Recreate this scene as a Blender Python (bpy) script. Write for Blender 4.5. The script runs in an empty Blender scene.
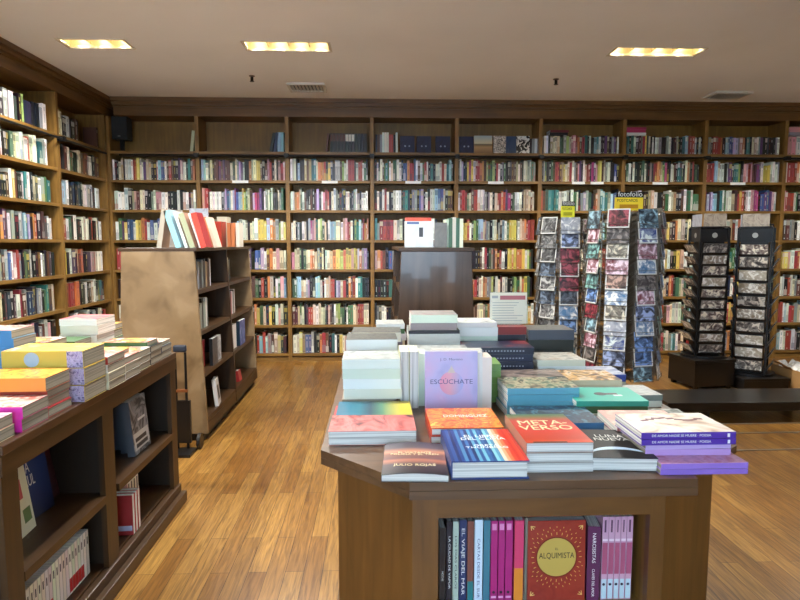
import bpy, math, random
from mathutils import Matrix, Vector
random.seed(7)
S = bpy.context.scene
COL = S.collection
PI = math.pi

# ------------------------------------------------------------------ colour + materials
def lin(c):
    return tuple(((v / 12.92) if v <= .04045 else ((v + .055) / 1.055) ** 2.4) for v in c)
def rgb(r, g, b):
    return lin((r / 255, g / 255, b / 255)) + (1.,)
PAL = dict(w=(228, 226, 214), c=(222, 208, 170), y=(224, 196, 70), o=(218, 124, 58), r=(184, 52, 46), p=(214, 140, 146),
           m=(182, 44, 110), v=(96, 58, 112), l=(164, 146, 190), b=(64, 88, 160), n=(36, 46, 78), s=(136, 184, 206),
           t=(44, 122, 122), g=(66, 112, 72), e=(160, 188, 90), k=(30, 29, 32), d=(66, 66, 70), a=(142, 142, 140),
           u=(98, 58, 44), h=(186, 152, 116))
NAMES = dict(w='white', c='cream', y='yellow', o='orange', r='red', p='pink', m='magenta', v='purple', l='lavender', b='blue',
             n='navy', s='light blue', t='teal', g='green', e='lime green', k='black', d='charcoal', a='grey', u='brown', h='tan')
def pal(ch, j=0.0):
    c = PAL[ch]
    f = 1 + random.uniform(-j, j)
    g = sum(c) / 3; k = .72 if j > .1 else .88; c = [g + (v - g) * k for v in c]
    return rgb(*[max(4, min(250, v * f + random.uniform(-10, 10) * (j > 0))) for v in c])

MATS = {}
def newmat(name):
    m = bpy.data.materials.new(name); m.use_nodes = True
    nt = m.node_tree
    b = nt.nodes['Principled BSDF']
    return m, nt, b
def plain(name, c, rough=.5, metal=0., emis=0., spec=.5):
    if name in MATS: return MATS[name]
    m, nt, b = newmat(name)
    b.inputs['Base Color'].default_value = c
    b.inputs['Roughness'].default_value = rough
    b.inputs['Metallic'].default_value = metal
    b.inputs['Specular IOR Level'].default_value = spec
    if emis:
        b.inputs['Emission Color'].default_value = c
        b.inputs['Emission Strength'].default_value = emis
    MATS[name] = m; return m
def N(nt, t, **kw):
    n = nt.nodes.new(t)
    for k, v in kw.items(): setattr(n, k, v)
    return n
def ramp(nt, stops, interp='LINEAR'):
    r = N(nt, 'ShaderNodeValToRGB'); r.color_ramp.interpolation = interp
    e = r.color_ramp.elements
    while len(e) < len(stops): e.new(.5)
    for el, (p, c) in zip(e, stops): el.position = p; el.color = c
    return r
def wood(name, dark, light, axis='z', scale=1., rough=.42, coat=0.):
    """grain stretched along an axis"""
    if name in MATS: return MATS[name]
    m, nt, b = newmat(name); L = nt.links.new
    tc = N(nt, 'ShaderNodeTexCoord'); mp = N(nt, 'ShaderNodeMapping')
    s = {'x': (1.2, 14, 14), 'y': (14, 1.2, 14), 'z': (14, 14, 1.2)}[axis]
    mp.inputs['Scale'].default_value = [v * scale for v in s]
    L(tc.outputs['Object'], mp.inputs['Vector'])
    n1 = N(nt, 'ShaderNodeTexNoise'); n1.inputs['Scale'].default_value = 2.2; n1.inputs['Detail'].default_value = 6
    n1.inputs['Distortion'].default_value = .6
    L(mp.outputs['Vector'], n1.inputs['Vector'])
    n2 = N(nt, 'ShaderNodeTexNoise'); n2.inputs['Scale'].default_value = 2.6; n2.inputs['Detail'].default_value = 3
    L(tc.outputs['Object'], n2.inputs['Vector'])
    mx = N(nt, 'ShaderNodeMath', operation='MULTIPLY_ADD'); mx.inputs[1].default_value = .55
    m2 = N(nt, 'ShaderNodeMath', operation='MULTIPLY'); m2.inputs[1].default_value = .45
    L(n2.outputs['Fac'], m2.inputs[0]); L(n1.outputs['Fac'], mx.inputs[0]); L(m2.outputs[0], mx.inputs[2])
    r = ramp(nt, [(.32, dark), (.68, light)])
    L(mx.outputs[0], r.inputs[0]); L(r.outputs[0], b.inputs['Base Color'])
    b.inputs['Roughness'].default_value = rough
    b.inputs['Coat Weight'].default_value = coat
    bp = N(nt, 'ShaderNodeBump'); bp.inputs['Strength'].default_value = .08; bp.inputs['Distance'].default_value = .002
    L(n1.outputs['Fac'], bp.inputs['Height']); L(bp.outputs[0], b.inputs['Normal'])
    MATS[name] = m; return m
WD = rgb(64, 40, 18), rgb(106, 70, 34)
W_V = wood('walnut_vertical', rgb(98, 68, 28), rgb(158, 118, 58), 'z')
W_H = wood('walnut_across', rgb(98, 68, 28), rgb(158, 118, 58), 'x')
W_BACK = wood('walnut_back', rgb(106, 72, 24), rgb(150, 110, 46), 'z', .7, .5)
W_TOP = wood('walnut_tabletop', rgb(76, 52, 34), rgb(110, 80, 54), 'x', 1, .35)
W_TAB = wood('walnut_table', rgb(86, 54, 20), rgb(122, 80, 36), 'z', 1, .4)
W_DK = wood('dark_walnut', rgb(44, 28, 12), rgb(72, 48, 22), 'z', 1, .4)
W_DKH = wood('dark_walnut_across', rgb(48, 30, 14), rgb(78, 52, 26), 'x', 1, .4)
W_IN = wood('dark_walnut_shaded', rgb(30, 20, 10), rgb(50, 34, 18), 'z', 1, .5)  # darker copy of the dark walnut, interior shade put into the colour
W_PAN = wood('pale_worn_panel', rgb(90, 68, 44), rgb(176, 146, 108), 'z', .3, .35)
W_PAN2 = wood('brown_gloss_panel', rgb(52, 38, 28), rgb(88, 68, 54), 'z', .5, .25, .3)
W_CRN = wood('walnut_cornice', rgb(76, 50, 22), rgb(118, 82, 38), 'x', .6, .4)
W_CRN2 = wood('walnut_cornice_side', rgb(76, 50, 22), rgb(118, 82, 38), 'y', .6, .4)
BLACK = plain('black_laminate', rgb(26, 22, 20), .32)
BLACKM = plain('black_metal', rgb(30, 30, 32), .35, .4)
WIRE = plain('grey_wire', rgb(120, 116, 108), .35, .8)
PAPER = None
def paper():
    m, nt, b = newmat('page_edges'); L = nt.links.new
    tc = N(nt, 'ShaderNodeTexCoord'); mp = N(nt, 'ShaderNodeMapping')
    mp.inputs['Scale'].default_value = (2, 2, 320); L(tc.outputs['Object'], mp.inputs['Vector'])
    n = N(nt, 'ShaderNodeTexNoise'); n.inputs['Scale'].default_value = 1.; n.inputs['Detail'].default_value = 2
    L(mp.outputs[0], n.inputs['Vector'])
    r = ramp(nt, [(.3, rgb(156, 154, 150)), (.62, rgb(232, 230, 224))]); L(n.outputs['Fac'], r.inputs[0])
    L(r.outputs[0], b.inputs['Base Color']); b.inputs['Roughness'].default_value = .8
    return m
PAPER = paper()
def paper2():  # page edges greyed: the side table's weaker light is put into the colour
    m, nt, b = newmat('dimmed_page_edges'); L = nt.links.new
    tc = N(nt, 'ShaderNodeTexCoord'); mp = N(nt, 'ShaderNodeMapping')
    mp.inputs['Scale'].default_value = (2, 2, 300); L(tc.outputs['Object'], mp.inputs['Vector'])
    n = N(nt, 'ShaderNodeTexNoise'); n.inputs['Scale'].default_value = 1.
    L(mp.outputs[0], n.inputs['Vector'])
    r = ramp(nt, [(.3, rgb(112, 104, 90)), (.62, rgb(170, 162, 146))]); L(n.outputs['Fac'], r.inputs[0])
    L(r.outputs[0], b.inputs['Base Color']); b.inputs['Roughness'].default_value = .85
    return m
PAPER2 = paper2()
def printmat(name, rough=.35, art=0.):
    m, nt, b = newmat(name); L = nt.links.new
    a = N(nt, 'ShaderNodeAttribute'); a.attribute_name = 'Col'
    if art:
        tc = N(nt, 'ShaderNodeTexCoord'); oi = N(nt, 'ShaderNodeObjectInfo')
        ad = N(nt, 'ShaderNodeVectorMath', operation='ADD')
        sc = N(nt, 'ShaderNodeVectorMath', operation='SCALE'); sc.inputs['Scale'].default_value = 37.
        cb = N(nt, 'ShaderNodeCombineXYZ')
        for i in range(3): L(oi.outputs['Random'], cb.inputs[i])
        L(cb.outputs[0], sc.inputs[0]); L(tc.outputs['Object'], ad.inputs[0]); L(sc.outputs[0], ad.inputs[1])
        n = N(nt, 'ShaderNodeTexNoise'); n.inputs['Scale'].default_value = art; n.inputs['Detail'].default_value = 3
        n.inputs['Distortion'].default_value = 1.2
        L(ad.outputs[0], n.inputs['Vector'])
        r = ramp(nt, [(.34, rgb(40, 40, 48)), (.44, rgb(124, 120, 120)), (.50, rgb(150, 150, 150)), (.60, rgb(250, 248, 242))], 'EASE')
        L(n.outputs['Fac'], r.inputs[0])
        mx = N(nt, 'ShaderNodeMix', data_type='RGBA', blend_type='OVERLAY'); mx.inputs[0].default_value = .95
        L(a.outputs['Color'], mx.inputs[6]); L(r.outputs[0], mx.inputs[7]); L(mx.outputs[2], b.inputs['Base Color'])
    else:
        L(a.outputs['Color'], b.inputs['Base Color'])
    b.inputs['Roughness'].default_value = rough
    return m
PRINT = printmat('printed_cover')
CARDM = printmat('printed_photo_card', .4, 20.)
def artmat(name, stops, scale=12., dist=1.5, interp='LINEAR', rough=.3, stretch=(1, 1, 1)):
    """an abstract printed cover"""
    if name in MATS: return MATS[name]
    m, nt, b = newmat(name); L = nt.links.new
    tc = N(nt, 'ShaderNodeTexCoord'); mp = N(nt, 'ShaderNodeMapping'); mp.inputs['Scale'].default_value = stretch
    L(tc.outputs['Object'], mp.inputs['Vector'])
    n = N(nt, 'ShaderNodeTexNoise'); n.inputs['Scale'].default_value = scale; n.inputs['Distortion'].default_value = dist
    n.inputs['Detail'].default_value = 3
    L(mp.outputs[0], n.inputs['Vector'])
    k = len(stops)
    r = ramp(nt, [(.3 + .4 * i / max(1, k - 1), rgb(*c)) for i, c in enumerate(stops)], interp)
    L(n.outputs['Fac'], r.inputs[0]); L(r.outputs[0], b.inputs['Base Color']); b.inputs['Roughness'].default_value = rough
    MATS[name] = m; return m
def rampx(name, stops, axis=0, lo=-.1, hi=.1, interp='LINEAR', rough=.3):
    """printed colour bands across a cover"""
    m, nt, b = newmat(name); L = nt.links.new
    tc = N(nt, 'ShaderNodeTexCoord'); sx = N(nt, 'ShaderNodeSeparateXYZ'); L(tc.outputs['Object'], sx.inputs[0])
    mr = N(nt, 'ShaderNodeMapRange'); mr.inputs[1].default_value = lo; mr.inputs[2].default_value = hi
    L(sx.outputs[axis], mr.inputs[0])
    r = ramp(nt, [(p, rgb(*c)) for p, c in stops], interp); L(mr.outputs[0], r.inputs[0])
    L(r.outputs[0], b.inputs['Base Color']); b.inputs['Roughness'].default_value = rough
    MATS[name] = m; return m
WHITE_INK = plain('white_ink', rgb(238, 238, 234), .5)
CREAM_INK = plain('cream_ink', rgb(246, 226, 178), .5)
BLACK_INK = plain('black_ink', rgb(24, 22, 24), .5)

# ------------------------------------------------------------------ mesh builder
class MB:
    def __init__(s): s.v = []; s.f = []; s.c = []; s.m = []
    def quad(s, pts, col=None, mi=0):
        i = len(s.v); s.v += [tuple(p) for p in pts]; s.f.append(tuple(range(i, i + len(pts)))); s.c.append(col or (1, 1, 1, 1)); s.m.append(mi)
    def box(s, x0, x1, y0, y1, z0, z1, col=None, M=None, mi=0, fc=None, fm=None):
        P = [Vector(p) for p in ((x0, y0, z0), (x1, y0, z0), (x1, y1, z0), (x0, y1, z0), (x0, y0, z1), (x1, y0, z1), (x1, y1, z1), (x0, y1, z1))]
        if M is not None: P = [M @ p for p in P]
        i = len(s.v); s.v += [tuple(p) for p in P]
        for k, q in (('b', (3, 2, 1, 0)), ('t', (4, 5, 6, 7)), ('f', (0, 1, 5, 4)), ('r', (1, 2, 6, 5)), ('k', (2, 3, 7, 6)), ('l', (3, 0, 4, 7))):
            s.f.append(tuple(i + j for j in q)); s.c.append((fc or {}).get(k, col or (1, 1, 1, 1))); s.m.append((fm or {}).get(k, mi))
    def prism(s, poly, z0, z1, mi=0, col=None):
        n = len(poly); i = len(s.v)
        s.v += [(x, y, z0) for x, y in poly] + [(x, y, z1) for x, y in poly]
        s.f.append(tuple(i + n - 1 - j for j in range(n))); s.f.append(tuple(i + n + j for j in range(n)))
        for j in range(n): s.f.append((i + j, i + (j + 1) % n, i + n + (j + 1) % n, i + n + j))
        s.c += [col or (1, 1, 1, 1)] * (n + 2); s.m += [mi] * (n + 2)
    def cyl(s, a, b, r, n=12, r2=None, col=None, mi=0):
        a = Vector(a); b = Vector(b); d = (b - a).normalized(); r2 = r if r2 is None else r2
        u = d.cross(Vector((0, 0, 1)));
        if u.length < 1e-4: u = Vector((1, 0, 0))
        u.normalize(); w = d.cross(u)
        i = len(s.v)
        for c, rr in ((a, r), (b, r2)):
            for k in range(n):
                t = 2 * PI * k / n; s.v.append(tuple(c + u * math.cos(t) * rr + w * math.sin(t) * rr))
        for k in range(n): s.f.append((i + k, i + (k + 1) % n, i + n + (k + 1) % n, i + n + k))
        s.f.append(tuple(i + n - 1 - k for k in range(n))); s.f.append(tuple(i + n + k for k in range(n)))
        s.c += [col or (1, 1, 1, 1)] * (n + 2); s.m += [mi] * (n + 2)
    def build(s, name, mats, parent=None, M=None, bevel=0, smooth=False):
        me = bpy.data.meshes.new(name); me.from_pydata(s.v, [], s.f)
        if not isinstance(mats, (list, tuple)): mats = [mats]
        for m in mats: me.materials.append(m)
        me.polygons.foreach_set('material_index', s.m)
        at = me.attributes.new('Col', 'FLOAT_COLOR', 'CORNER')
        buf = []
        for f, c in zip(s.f, s.c): buf += list(c) * len(f)
        at.data.foreach_set('color', buf)
        if smooth: me.polygons.foreach_set('use_smooth', [True] * len(s.f))
        me.update()
        o = bpy.data.objects.new(name, me); COL.objects.link(o)
        if parent is not None: o.parent = parent
        if M is not None: o.matrix_local = M
        if bevel:
            b = o.modifiers.new('bevel', 'BEVEL'); b.width = bevel; b.segments = 2; b.limit_method = 'ANGLE'
        return o
def tag(o, label, cat, group=None, kind=None):
    o['label'] = label; o['category'] = cat
    if group: o['group'] = group
    if kind: o['kind'] = kind
    return o
def empty(name, M, label, cat, group=None):
    o = bpy.data.objects.new(name, None); COL.objects.link(o); o.matrix_world = M; o.empty_display_size = .05
    return tag(o, label, cat, group)
def structure(o): o['kind'] = 'structure'; return o
T = lambda x, y, z: Matrix.Translation((x, y, z))
RX = lambda a: Matrix.Rotation(math.radians(a), 4, 'X')
RY = lambda a: Matrix.Rotation(math.radians(a), 4, 'Y')
RZ = lambda a: Matrix.Rotation(math.radians(a), 4, 'Z')
FACE = RX(90)                                             # book frame -> cover faces -Y
SPINE = Matrix(((0, 0, 1, 0), (1, 0, 0, 0), (0, 1, 0, 0), (0, 0, 0, 1)))   # spine faces -Y, head up
TEXTS = {}
def text(name, s, size, M, mat, parent, width=None, sy=1.):
    key = (s, size, mat.name, width, sy)
    if key not in TEXTS:
        c = bpy.data.curves.new(name, 'FONT'); c.body = s; c.size = size; c.align_x = 'CENTER'; c.align_y = 'CENTER'
        c.extrude = .0002; c.resolution_u = 3; c.space_line = .85
        tmp = bpy.data.objects.new('tmp', c); COL.objects.link(tmp)
        me = bpy.data.meshes.new_from_object(tmp)
        bpy.data.objects.remove(tmp); bpy.data.curves.remove(c)
        xs = [v.co.x for v in me.vertices]
        k = (width / (max(xs) - min(xs))) if width else 1.
        for v in me.vertices: v.co.x *= k; v.co.y *= sy
        me.materials.clear(); me.materials.append(mat); TEXTS[key] = me
    o = bpy.data.objects.new(name, TEXTS[key]); COL.objects.link(o); o.parent = parent; o.matrix_local = M
    return o
ORD = 'first second third fourth fifth sixth seventh eighth ninth tenth eleventh twelfth thirteenth fourteenth fifteenth sixteenth seventeenth eighteenth nineteenth twentieth'.split()
ORD += ['twenty-' + w for w in ORD[:9]] + ['thirtieth'] + ['thirty-' + w for w in ORD[:9]]

# ------------------------------------------------------------------ books
NB = [0]
def book(W, L, Th, M, label, group, cover='w', top=None, spine=None, pages=None, hard=False, back=None):
    """spine at -x, tail at -y, base at z=0; cover is a palette letter or colour, top an optional printed front material"""
    NB[0] += 1
    c = pal(cover, .06) if isinstance(cover, str) else rgb(*cover)
    sc = c if spine is None else (pal(spine) if isinstance(spine, str) else rgb(*spine))
    ct = .003 if hard else .0014
    e = .004 if hard else .0
    mb = MB(); x0, x1, y0, y1 = -W / 2, W / 2, -L / 2, L / 2
    mb.box(x0, x1, y0, y1, Th - ct, Th, c, fc=dict(l=sc), fm=dict(t=1) if top else None)
    mb.box(x0, x1, y0, y1, 0, ct, c, fc=dict(l=sc))
    mb.box(x0, x0 + ct, y0, y1, ct, Th - ct, sc)
    o = mb.build('book', [PRINT, top] if top else [PRINT], None, M)
    o.matrix_world = M
    tag(o, label, 'book', group)
    pb = MB(); pb.box(x0 + ct, x1 - e - .0008, y0 + e + .0008, y1 - e - .0008, ct, Th - ct)
    pb.build('pages', pages or PAPER, o)
    return o
def pile(x0, y0, z, specs, where, group, rz=0, jit=.006, pages=None):
    """specs bottom to top: (W, L, thickness, cover letter, opts). x0,y0 = centre of the pile"""
    zz = z; n = len(specs); out = []
    for i, sp in enumerate(specs):
        W, L, Th, cv = sp[:4]; kw = dict(sp[4]) if len(sp) > 4 else {}
        dx, dy = kw.pop('dx', 0), kw.pop('dy', 0); a = kw.pop('a', random.uniform(-2, 2)); lab = kw.pop('label', None)
        if lab is None:
            k = n - 1 - i
            pos = 'topmost' if k == 0 else 'lowest' if i == 0 else ORD[k] + ' from top'
            lab = '%s-covered book, %s of %s' % (NAMES[cv] if isinstance(cv, str) else kw.pop('cn', 'coloured'), pos, where)
        kw.pop('cn', None)
        m = T(x0 + dx + random.uniform(-jit, jit), y0 + dy + random.uniform(-jit, jit), zz + .0004) @ RZ(rz + a)
        out.append(book(W, L, Th, m, lab, group, cv, pages=kw.pop('pages', pages), **kw)); zz += Th + .0006
    return out, zz
def lettering(parent, name, s, size, x, y, z, mat, width=None, rot=0, sy=1.):
    return text(name, s, size, T(x, y, z) @ RZ(rot), mat, parent, width, sy)

# simple book for walls: spine faces -Y in the local frame
def wall_book(mb, x, w, yf, dep, z, h, ch, lean=0., style=None):
    c = pal(ch, .14)
    acc = random.choice('wcwkyrnwad') if ch not in 'wc' else random.choice('krnbtogdau')
    a = tuple(.45 * p + .55 * q for p, q in zip(c, pal(acc, .12))); pg = rgb(214, 206, 184)
    M = None
    if lean: M = T(x + (w if lean > 0 else 0), 0, z) @ RY(lean) @ T(-(x + (w if lean > 0 else 0)), 0, -z)
    g = w * .03
    x0, x1 = x + g, x + w - g
    f = random.random() if style is None else style
    mb.box(x0, x1, yf, yf + dep, z, z + h, c, M, fc=dict(t=pg, k=pg, f=c))
    def strip(z0, z1, cc):
        P = [Vector(p) for p in ((x0, yf - .0006, z0), (x1, yf - .0006, z0), (x1, yf - .0006, z1), (x0, yf - .0006, z1))]
        if M is not None: P = [M @ p for p in P]
        mb.quad(P, cc)
    def inset(z0, z1, cc, q):
        P = [Vector(p) for p in ((x0 + w * q, yf - .0009, z0), (x1 - w * q, yf - .0009, z0), (x1 - w * q, yf - .0009, z1), (x0 + w * q, yf - .0009, z1))]
        if M is not None: P = [M @ p for p in P]
        mb.quad(P, cc)
    if f < .35: strip(z + h * .70, z + h * .93, a)
    elif f < .5: strip(z + h * .05, z + h * random.uniform(.25, .45), a)
    if f < .8: inset(z + h * .3, z + h * random.uniform(.55, .68), a, .36)
    if f > .55: inset(z + h * .74, z + h * .88, a, .32)
    inset(z + h * .05, z + h * .11, a, .3)
def row(string, x0, x1, z, yf, sink, M=Matrix(), hmin=.205, hmax=.265, where='', group='', fill=1., dep=.15):
    """string: a letter per book from left to right, _ is an empty slot"""
    n = len(string); ws = [random.uniform(.7, 1.35) for _ in string]
    k = (x1 - x0) * fill / sum(ws); x = x0; prev = None; h = .23; cnt = 0; st = None
    for ch, w in zip(string, ws):
        w *= k
        if ch == '_': x += w; prev = None; continue
        if ch != prev or random.random() < .25: h = random.uniform(hmin, hmax); st = random.random()
        lean = 0
        y = yf + random.uniform(0, .02)
        cnt += 1
        if sink is not None:
            tmp = MB(); wall_book(tmp, x, w, y, dep, z, h, ch, lean, st)
            off = len(sink.v)
            sink.v += [tuple(M @ Vector(v)) for v in tmp.v]; sink.f += [tuple(off + i for i in f) for f in tmp.f]; sink.c += tmp.c; sink.m += tmp.m
        else:
            tmp = MB(); wall_book(tmp, -w / 2, w, 0, dep, 0, h, ch, lean, st)
            th = 'thick' if w > .062 else ('slim' if w < .038 else 'tall' if h > .245 else 'small' if h < .22 else 'medium')
            o = tmp.build('book', [PRINT], None); o.matrix_world = M @ T(x + w / 2, y, z)
            tag(o, '%s %s book, %s %s' % (th, NAMES[ch], ORD[cnt - 1], where), 'book', group); NB[0] += 1
        x += w; prev = ch

# ------------------------------------------------------------------ room
H = 3.13
XL, XR, YB, YF = -3.50, 7.0, 7.66, -3.0
def floor_mat():
    m, nt, b = newmat('oak_strip_floor'); L = nt.links.new
    tc = N(nt, 'ShaderNodeTexCoord'); mp = N(nt, 'ShaderNodeMapping'); mp.inputs['Rotation'].default_value = (0, 0, PI / 2)
    L(tc.outputs['Object'], mp.inputs['Vector'])
    br = N(nt, 'ShaderNodeTexBrick'); br.offset = .37; br.squash = 1.
    br.inputs['Scale'].default_value = 1.; br.inputs['Brick Width'].default_value = .85; br.inputs['Row Height'].default_value = .082
    br.inputs['Mortar Size'].default_value = .0012; br.inputs['Bias'].default_value = 0
    br.inputs['Color1'].default_value = rgb(158, 108, 46); br.inputs['Color2'].default_value = rgb(194, 146, 74)
    br.inputs['Mortar'].default_value = rgb(76, 46, 20)
    L(mp.outputs[0], br.inputs['Vector'])
    g = N(nt, 'ShaderNodeMapping'); g.inputs['Scale'].default_value = (60, 3.5, 1); L(tc.outputs['Object'], g.inputs['Vector'])
    n = N(nt, 'ShaderNodeTexNoise'); n.inputs['Scale'].default_value = 1.4; n.inputs['Detail'].default_value = 6; n.inputs['Distortion'].default_value = 1.
    L(g.outputs[0], n.inputs['Vector'])
    r = ramp(nt, [(.3, rgb(150, 140, 124)), (.7, rgb(255, 255, 255))]); L(n.outputs['Fac'], r.inputs[0])
    mx = N(nt, 'ShaderNodeMix', data_type='RGBA', blend_type='MULTIPLY'); mx.inputs[0].default_value = .85
    L(br.outputs['Color'], mx.inputs[6]); L(r.outputs[0], mx.inputs[7])
    n3 = N(nt, 'ShaderNodeTexNoise'); n3.inputs['Scale'].default_value = .9; L(tc.outputs['Object'], n3.inputs['Vector'])
    r3 = ramp(nt, [(.35, rgb(212, 206, 200)), (.65, rgb(255, 255, 255))]); L(n3.outputs['Fac'], r3.inputs[0])
    m3 = N(nt, 'ShaderNodeMix', data_type='RGBA', blend_type='MULTIPLY'); m3.inputs[0].default_value = 1
    L(mx.outputs[2], m3.inputs[6]); L(r3.outputs[0], m3.inputs[7])
    L(m3.outputs[2], b.inputs['Base Color'])
    b.inputs['Roughness'].default_value = .32
    bp = N(nt, 'ShaderNodeBump'); bp.inputs['Strength'].default_value = .12; bp.inputs['Distance'].default_value = .002
    L(n.outputs['Fac'], bp.inputs['Height']); L(bp.outputs[0], b.inputs['Normal'])
    return m
mb = MB(); mb.box(XL - .1, XR + .1, YF - .1, YB + .1, -.1, 0); structure(mb.build('floor', floor_mat()))
def plaster(name, c):
    m, nt, b = newmat(name); L = nt.links.new
    tc = N(nt, 'ShaderNodeTexCoord'); n = N(nt, 'ShaderNodeTexNoise'); n.inputs['Scale'].default_value = .7; n.inputs['Detail'].default_value = 4
    L(tc.outputs['Object'], n.inputs['Vector'])
    r = ramp(nt, [(.35, rgb(*[v * .96 for v in c])), (.65, rgb(*c))]); L(n.outputs['Fac'], r.inputs[0]); L(r.outputs[0], b.inputs['Base Color'])
    b.inputs['Roughness'].default_value = .6
    return m
CEIL = plaster('ceiling_paint', (246, 246, 244)); WALLM = plaster('wall_paint', (200, 188, 168))
# fixtures on the ceiling (x0,x1,y0,y1,lamps)
FIX = [(-2.64, -2.10, 5.25, 5.47, 3), (-1.12, -.40, 5.25, 5.48, 4), (2.08, 2.86, 5.28, 5.50, 4)]
for fy in (2.75, .35, -1.9):
    for fx in (-2.37, -.77, .83, 2.43, 4.03, 5.6):
        FIX.append((fx - .36, fx + .36, fy - .11, fy + .11, 1))
FIX += [(.83 + 3.2 + .3, .83 + 3.2 + 1.02, 5.28, 5.50, 1)]
def holed(z0, z1, x0, x1, y0, y1, holes):
    mb = MB()
    ys = sorted({y0, y1} | {h[2] for h in holes} | {h[3] for h in holes})
    for a, b in zip(ys, ys[1:]):
        hs = sorted([h for h in holes if h[2] <= a + 1e-6 and h[3] >= b - 1e-6])
        x = x0
        for h in hs: mb.box(x, h[0], a, b, z0, z1); x = h[1]
        mb.box(x, x1, a, b, z0, z1)
    return mb
structure(holed(H, H + .12, XL - .1, XR + .1, YF - .1, YB + .1, FIX).build('ceiling', CEIL))
mb = MB(); mb.box(XL - .1, XR + .1, YB, YB + .1, 0, H); structure(mb.build('wall_back', WALLM))
mb = MB(); mb.box(XL - .1, XL, YF, YB, 0, H); structure(mb.build('wall_left', WALLM))
mb = MB(); mb.box(XR, XR + .1, YF, YB, 0, H); structure(mb.build('wall_right', WALLM))
# shop front behind the camera, three windows
WN = [(-2.9, -1.2), (-.8, 1.6)]
mb = MB(); z0w, z1w = .5, 2.75
mb.box(XL - .1, XR + .1, YF - .1, YF, 0, z0w); mb.box(XL - .1, XR + .1, YF - .1, YF, z1w, H)
xs = [XL - .1] + [v for w in WN for v in w] + [XR + .1]
for i in range(0, len(xs), 2): mb.box(xs[i], xs[i + 1], YF - .1, YF, z0w, z1w)
structure(mb.build('wall_front', WALLM))
GL, nt_, b_ = newmat('window_glass'); b_.inputs['Transmission Weight'].default_value = 1; b_.inputs['Roughness'].default_value = 0; b_.inputs['IOR'].default_value = 1.0
for i, (a, b) in enumerate(WN):
    mb = MB()
    for q in ((a, b, z0w, z0w + .06), (a, b, z1w - .06, z1w), (a, a + .06, z0w, z1w), (b - .06, b, z0w, z1w), ((a + b) / 2 - .025, (a + b) / 2 + .025, z0w, z1w)):
        mb.box(q[0], q[1], YF - .08, YF - .02, q[2], q[3])
    o = structure(mb.build('window_%d' % (i + 1), BLACKM))
    g = MB(); g.quad([(a, YF - .05, z0w), (b, YF - .05, z0w), (b, YF - .05, z1w), (a, YF - .05, z1w)]); g.build('pane', GL, o)

# ------------------------------------------------------------------ ceiling lights
GOLD = plain('gold_reflector', rgb(196, 178, 132), .4, .6)
BULB = plain('lit_bulb', (1., .90, .72, 1), .3, 0, 12.)
FRAMEM = plain('fixture_frame', rgb(206, 196, 176), .5)
def spot(x, y, z, e, size, col, rad=.045, blend=.6):
    l = bpy.data.lights.new('lamp', 'SPOT'); l.energy = e; l.spot_size = math.radians(size); l.spot_blend = blend; l.color = col
    l.shadow_soft_size = rad
    return l
names_l = ['nearest the side bookcase', 'above the middle of the shop, beside the air vent', 'on the window side above the card towers']
LAMP_E = 86.
WARM = (1., .99, .92)
for i, (a, b, c, d, n) in enumerate(FIX):
    lab = 'recessed gold ceiling light, %s' % (names_l[i] if i < 3 else 'in the rows closer to the shop window')
    r = empty('ceiling_light', T((a + b) / 2, (c + d) / 2, H), lab, 'ceiling light', 'recessed ceiling lights')
    hx, hy = (b - a) / 2, (d - c) / 2
    m = MB(); t = .012; dd = .105
    m.box(-hx, -hx + t, -hy, hy, .0, dd); m.box(hx - t, hx, -hy, hy, 0, dd); m.box(-hx + t, hx - t, -hy, -hy + t, 0, dd); m.box(-hx + t, hx - t, hy - t, hy, 0, dd)
    m.box(-hx, hx, -hy, hy, dd, dd + .01)
    for k in range(1, n): xx = -hx + 2 * hx * k / n; m.box(xx - .004, xx + .004, -hy + t, hy - t, .03, dd)
    m.build('reflector', GOLD, r)
    m = MB(); w = .014
    m.box(-hx - w, hx + w, -hy - w, -hy, -.006, 0); m.box(-hx - w, hx + w, hy, hy + w, -.006, 0)
    m.box(-hx - w, -hx, -hy, hy, -.006, 0); m.box(hx, hx + w, -hy, hy, -.006, 0); m.build('frame', FRAMEM, r)
    for k in range(n):
        xx = -hx + 2 * hx * (k + .5) / n
        m = MB(); R = .05 if n > 1 else .06
        for q in range(4):
            t0, t1 = PI / 2 * q / 4, PI / 2 * (q + 1) / 4
            m.cyl((xx, 0, .10 - math.sin(t0) * .06), (xx, 0, .10 - math.sin(t1) * .06), R * math.cos(t0) + .001, 14, R * math.cos(t1) + .001)
        m.build('bulb', BULB if (c > 4 or (c > 2 and a < 0)) else plain('unlit_bulb', rgb(220, 214, 200), .3), r, smooth=False)
    E = LAMP_E * (3.2 if n == 1 else (3.6 / n))
    if c < 2: continue
    if c < 4: E *= 1.0 if a < 0 else .0
    if a > 4 and c > 4: E *= .5
    if i == 0: E *= .6
    if not E: continue
    for k in range(n):
        xx = -hx + 2 * hx * (k + .5) / n
        l = spot(0, 0, 0, E, 155, WARM)
        o = bpy.data.objects.new('lamp', l); COL.objects.link(o); o.parent = r; o.location = (xx, 0, .025)

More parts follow.
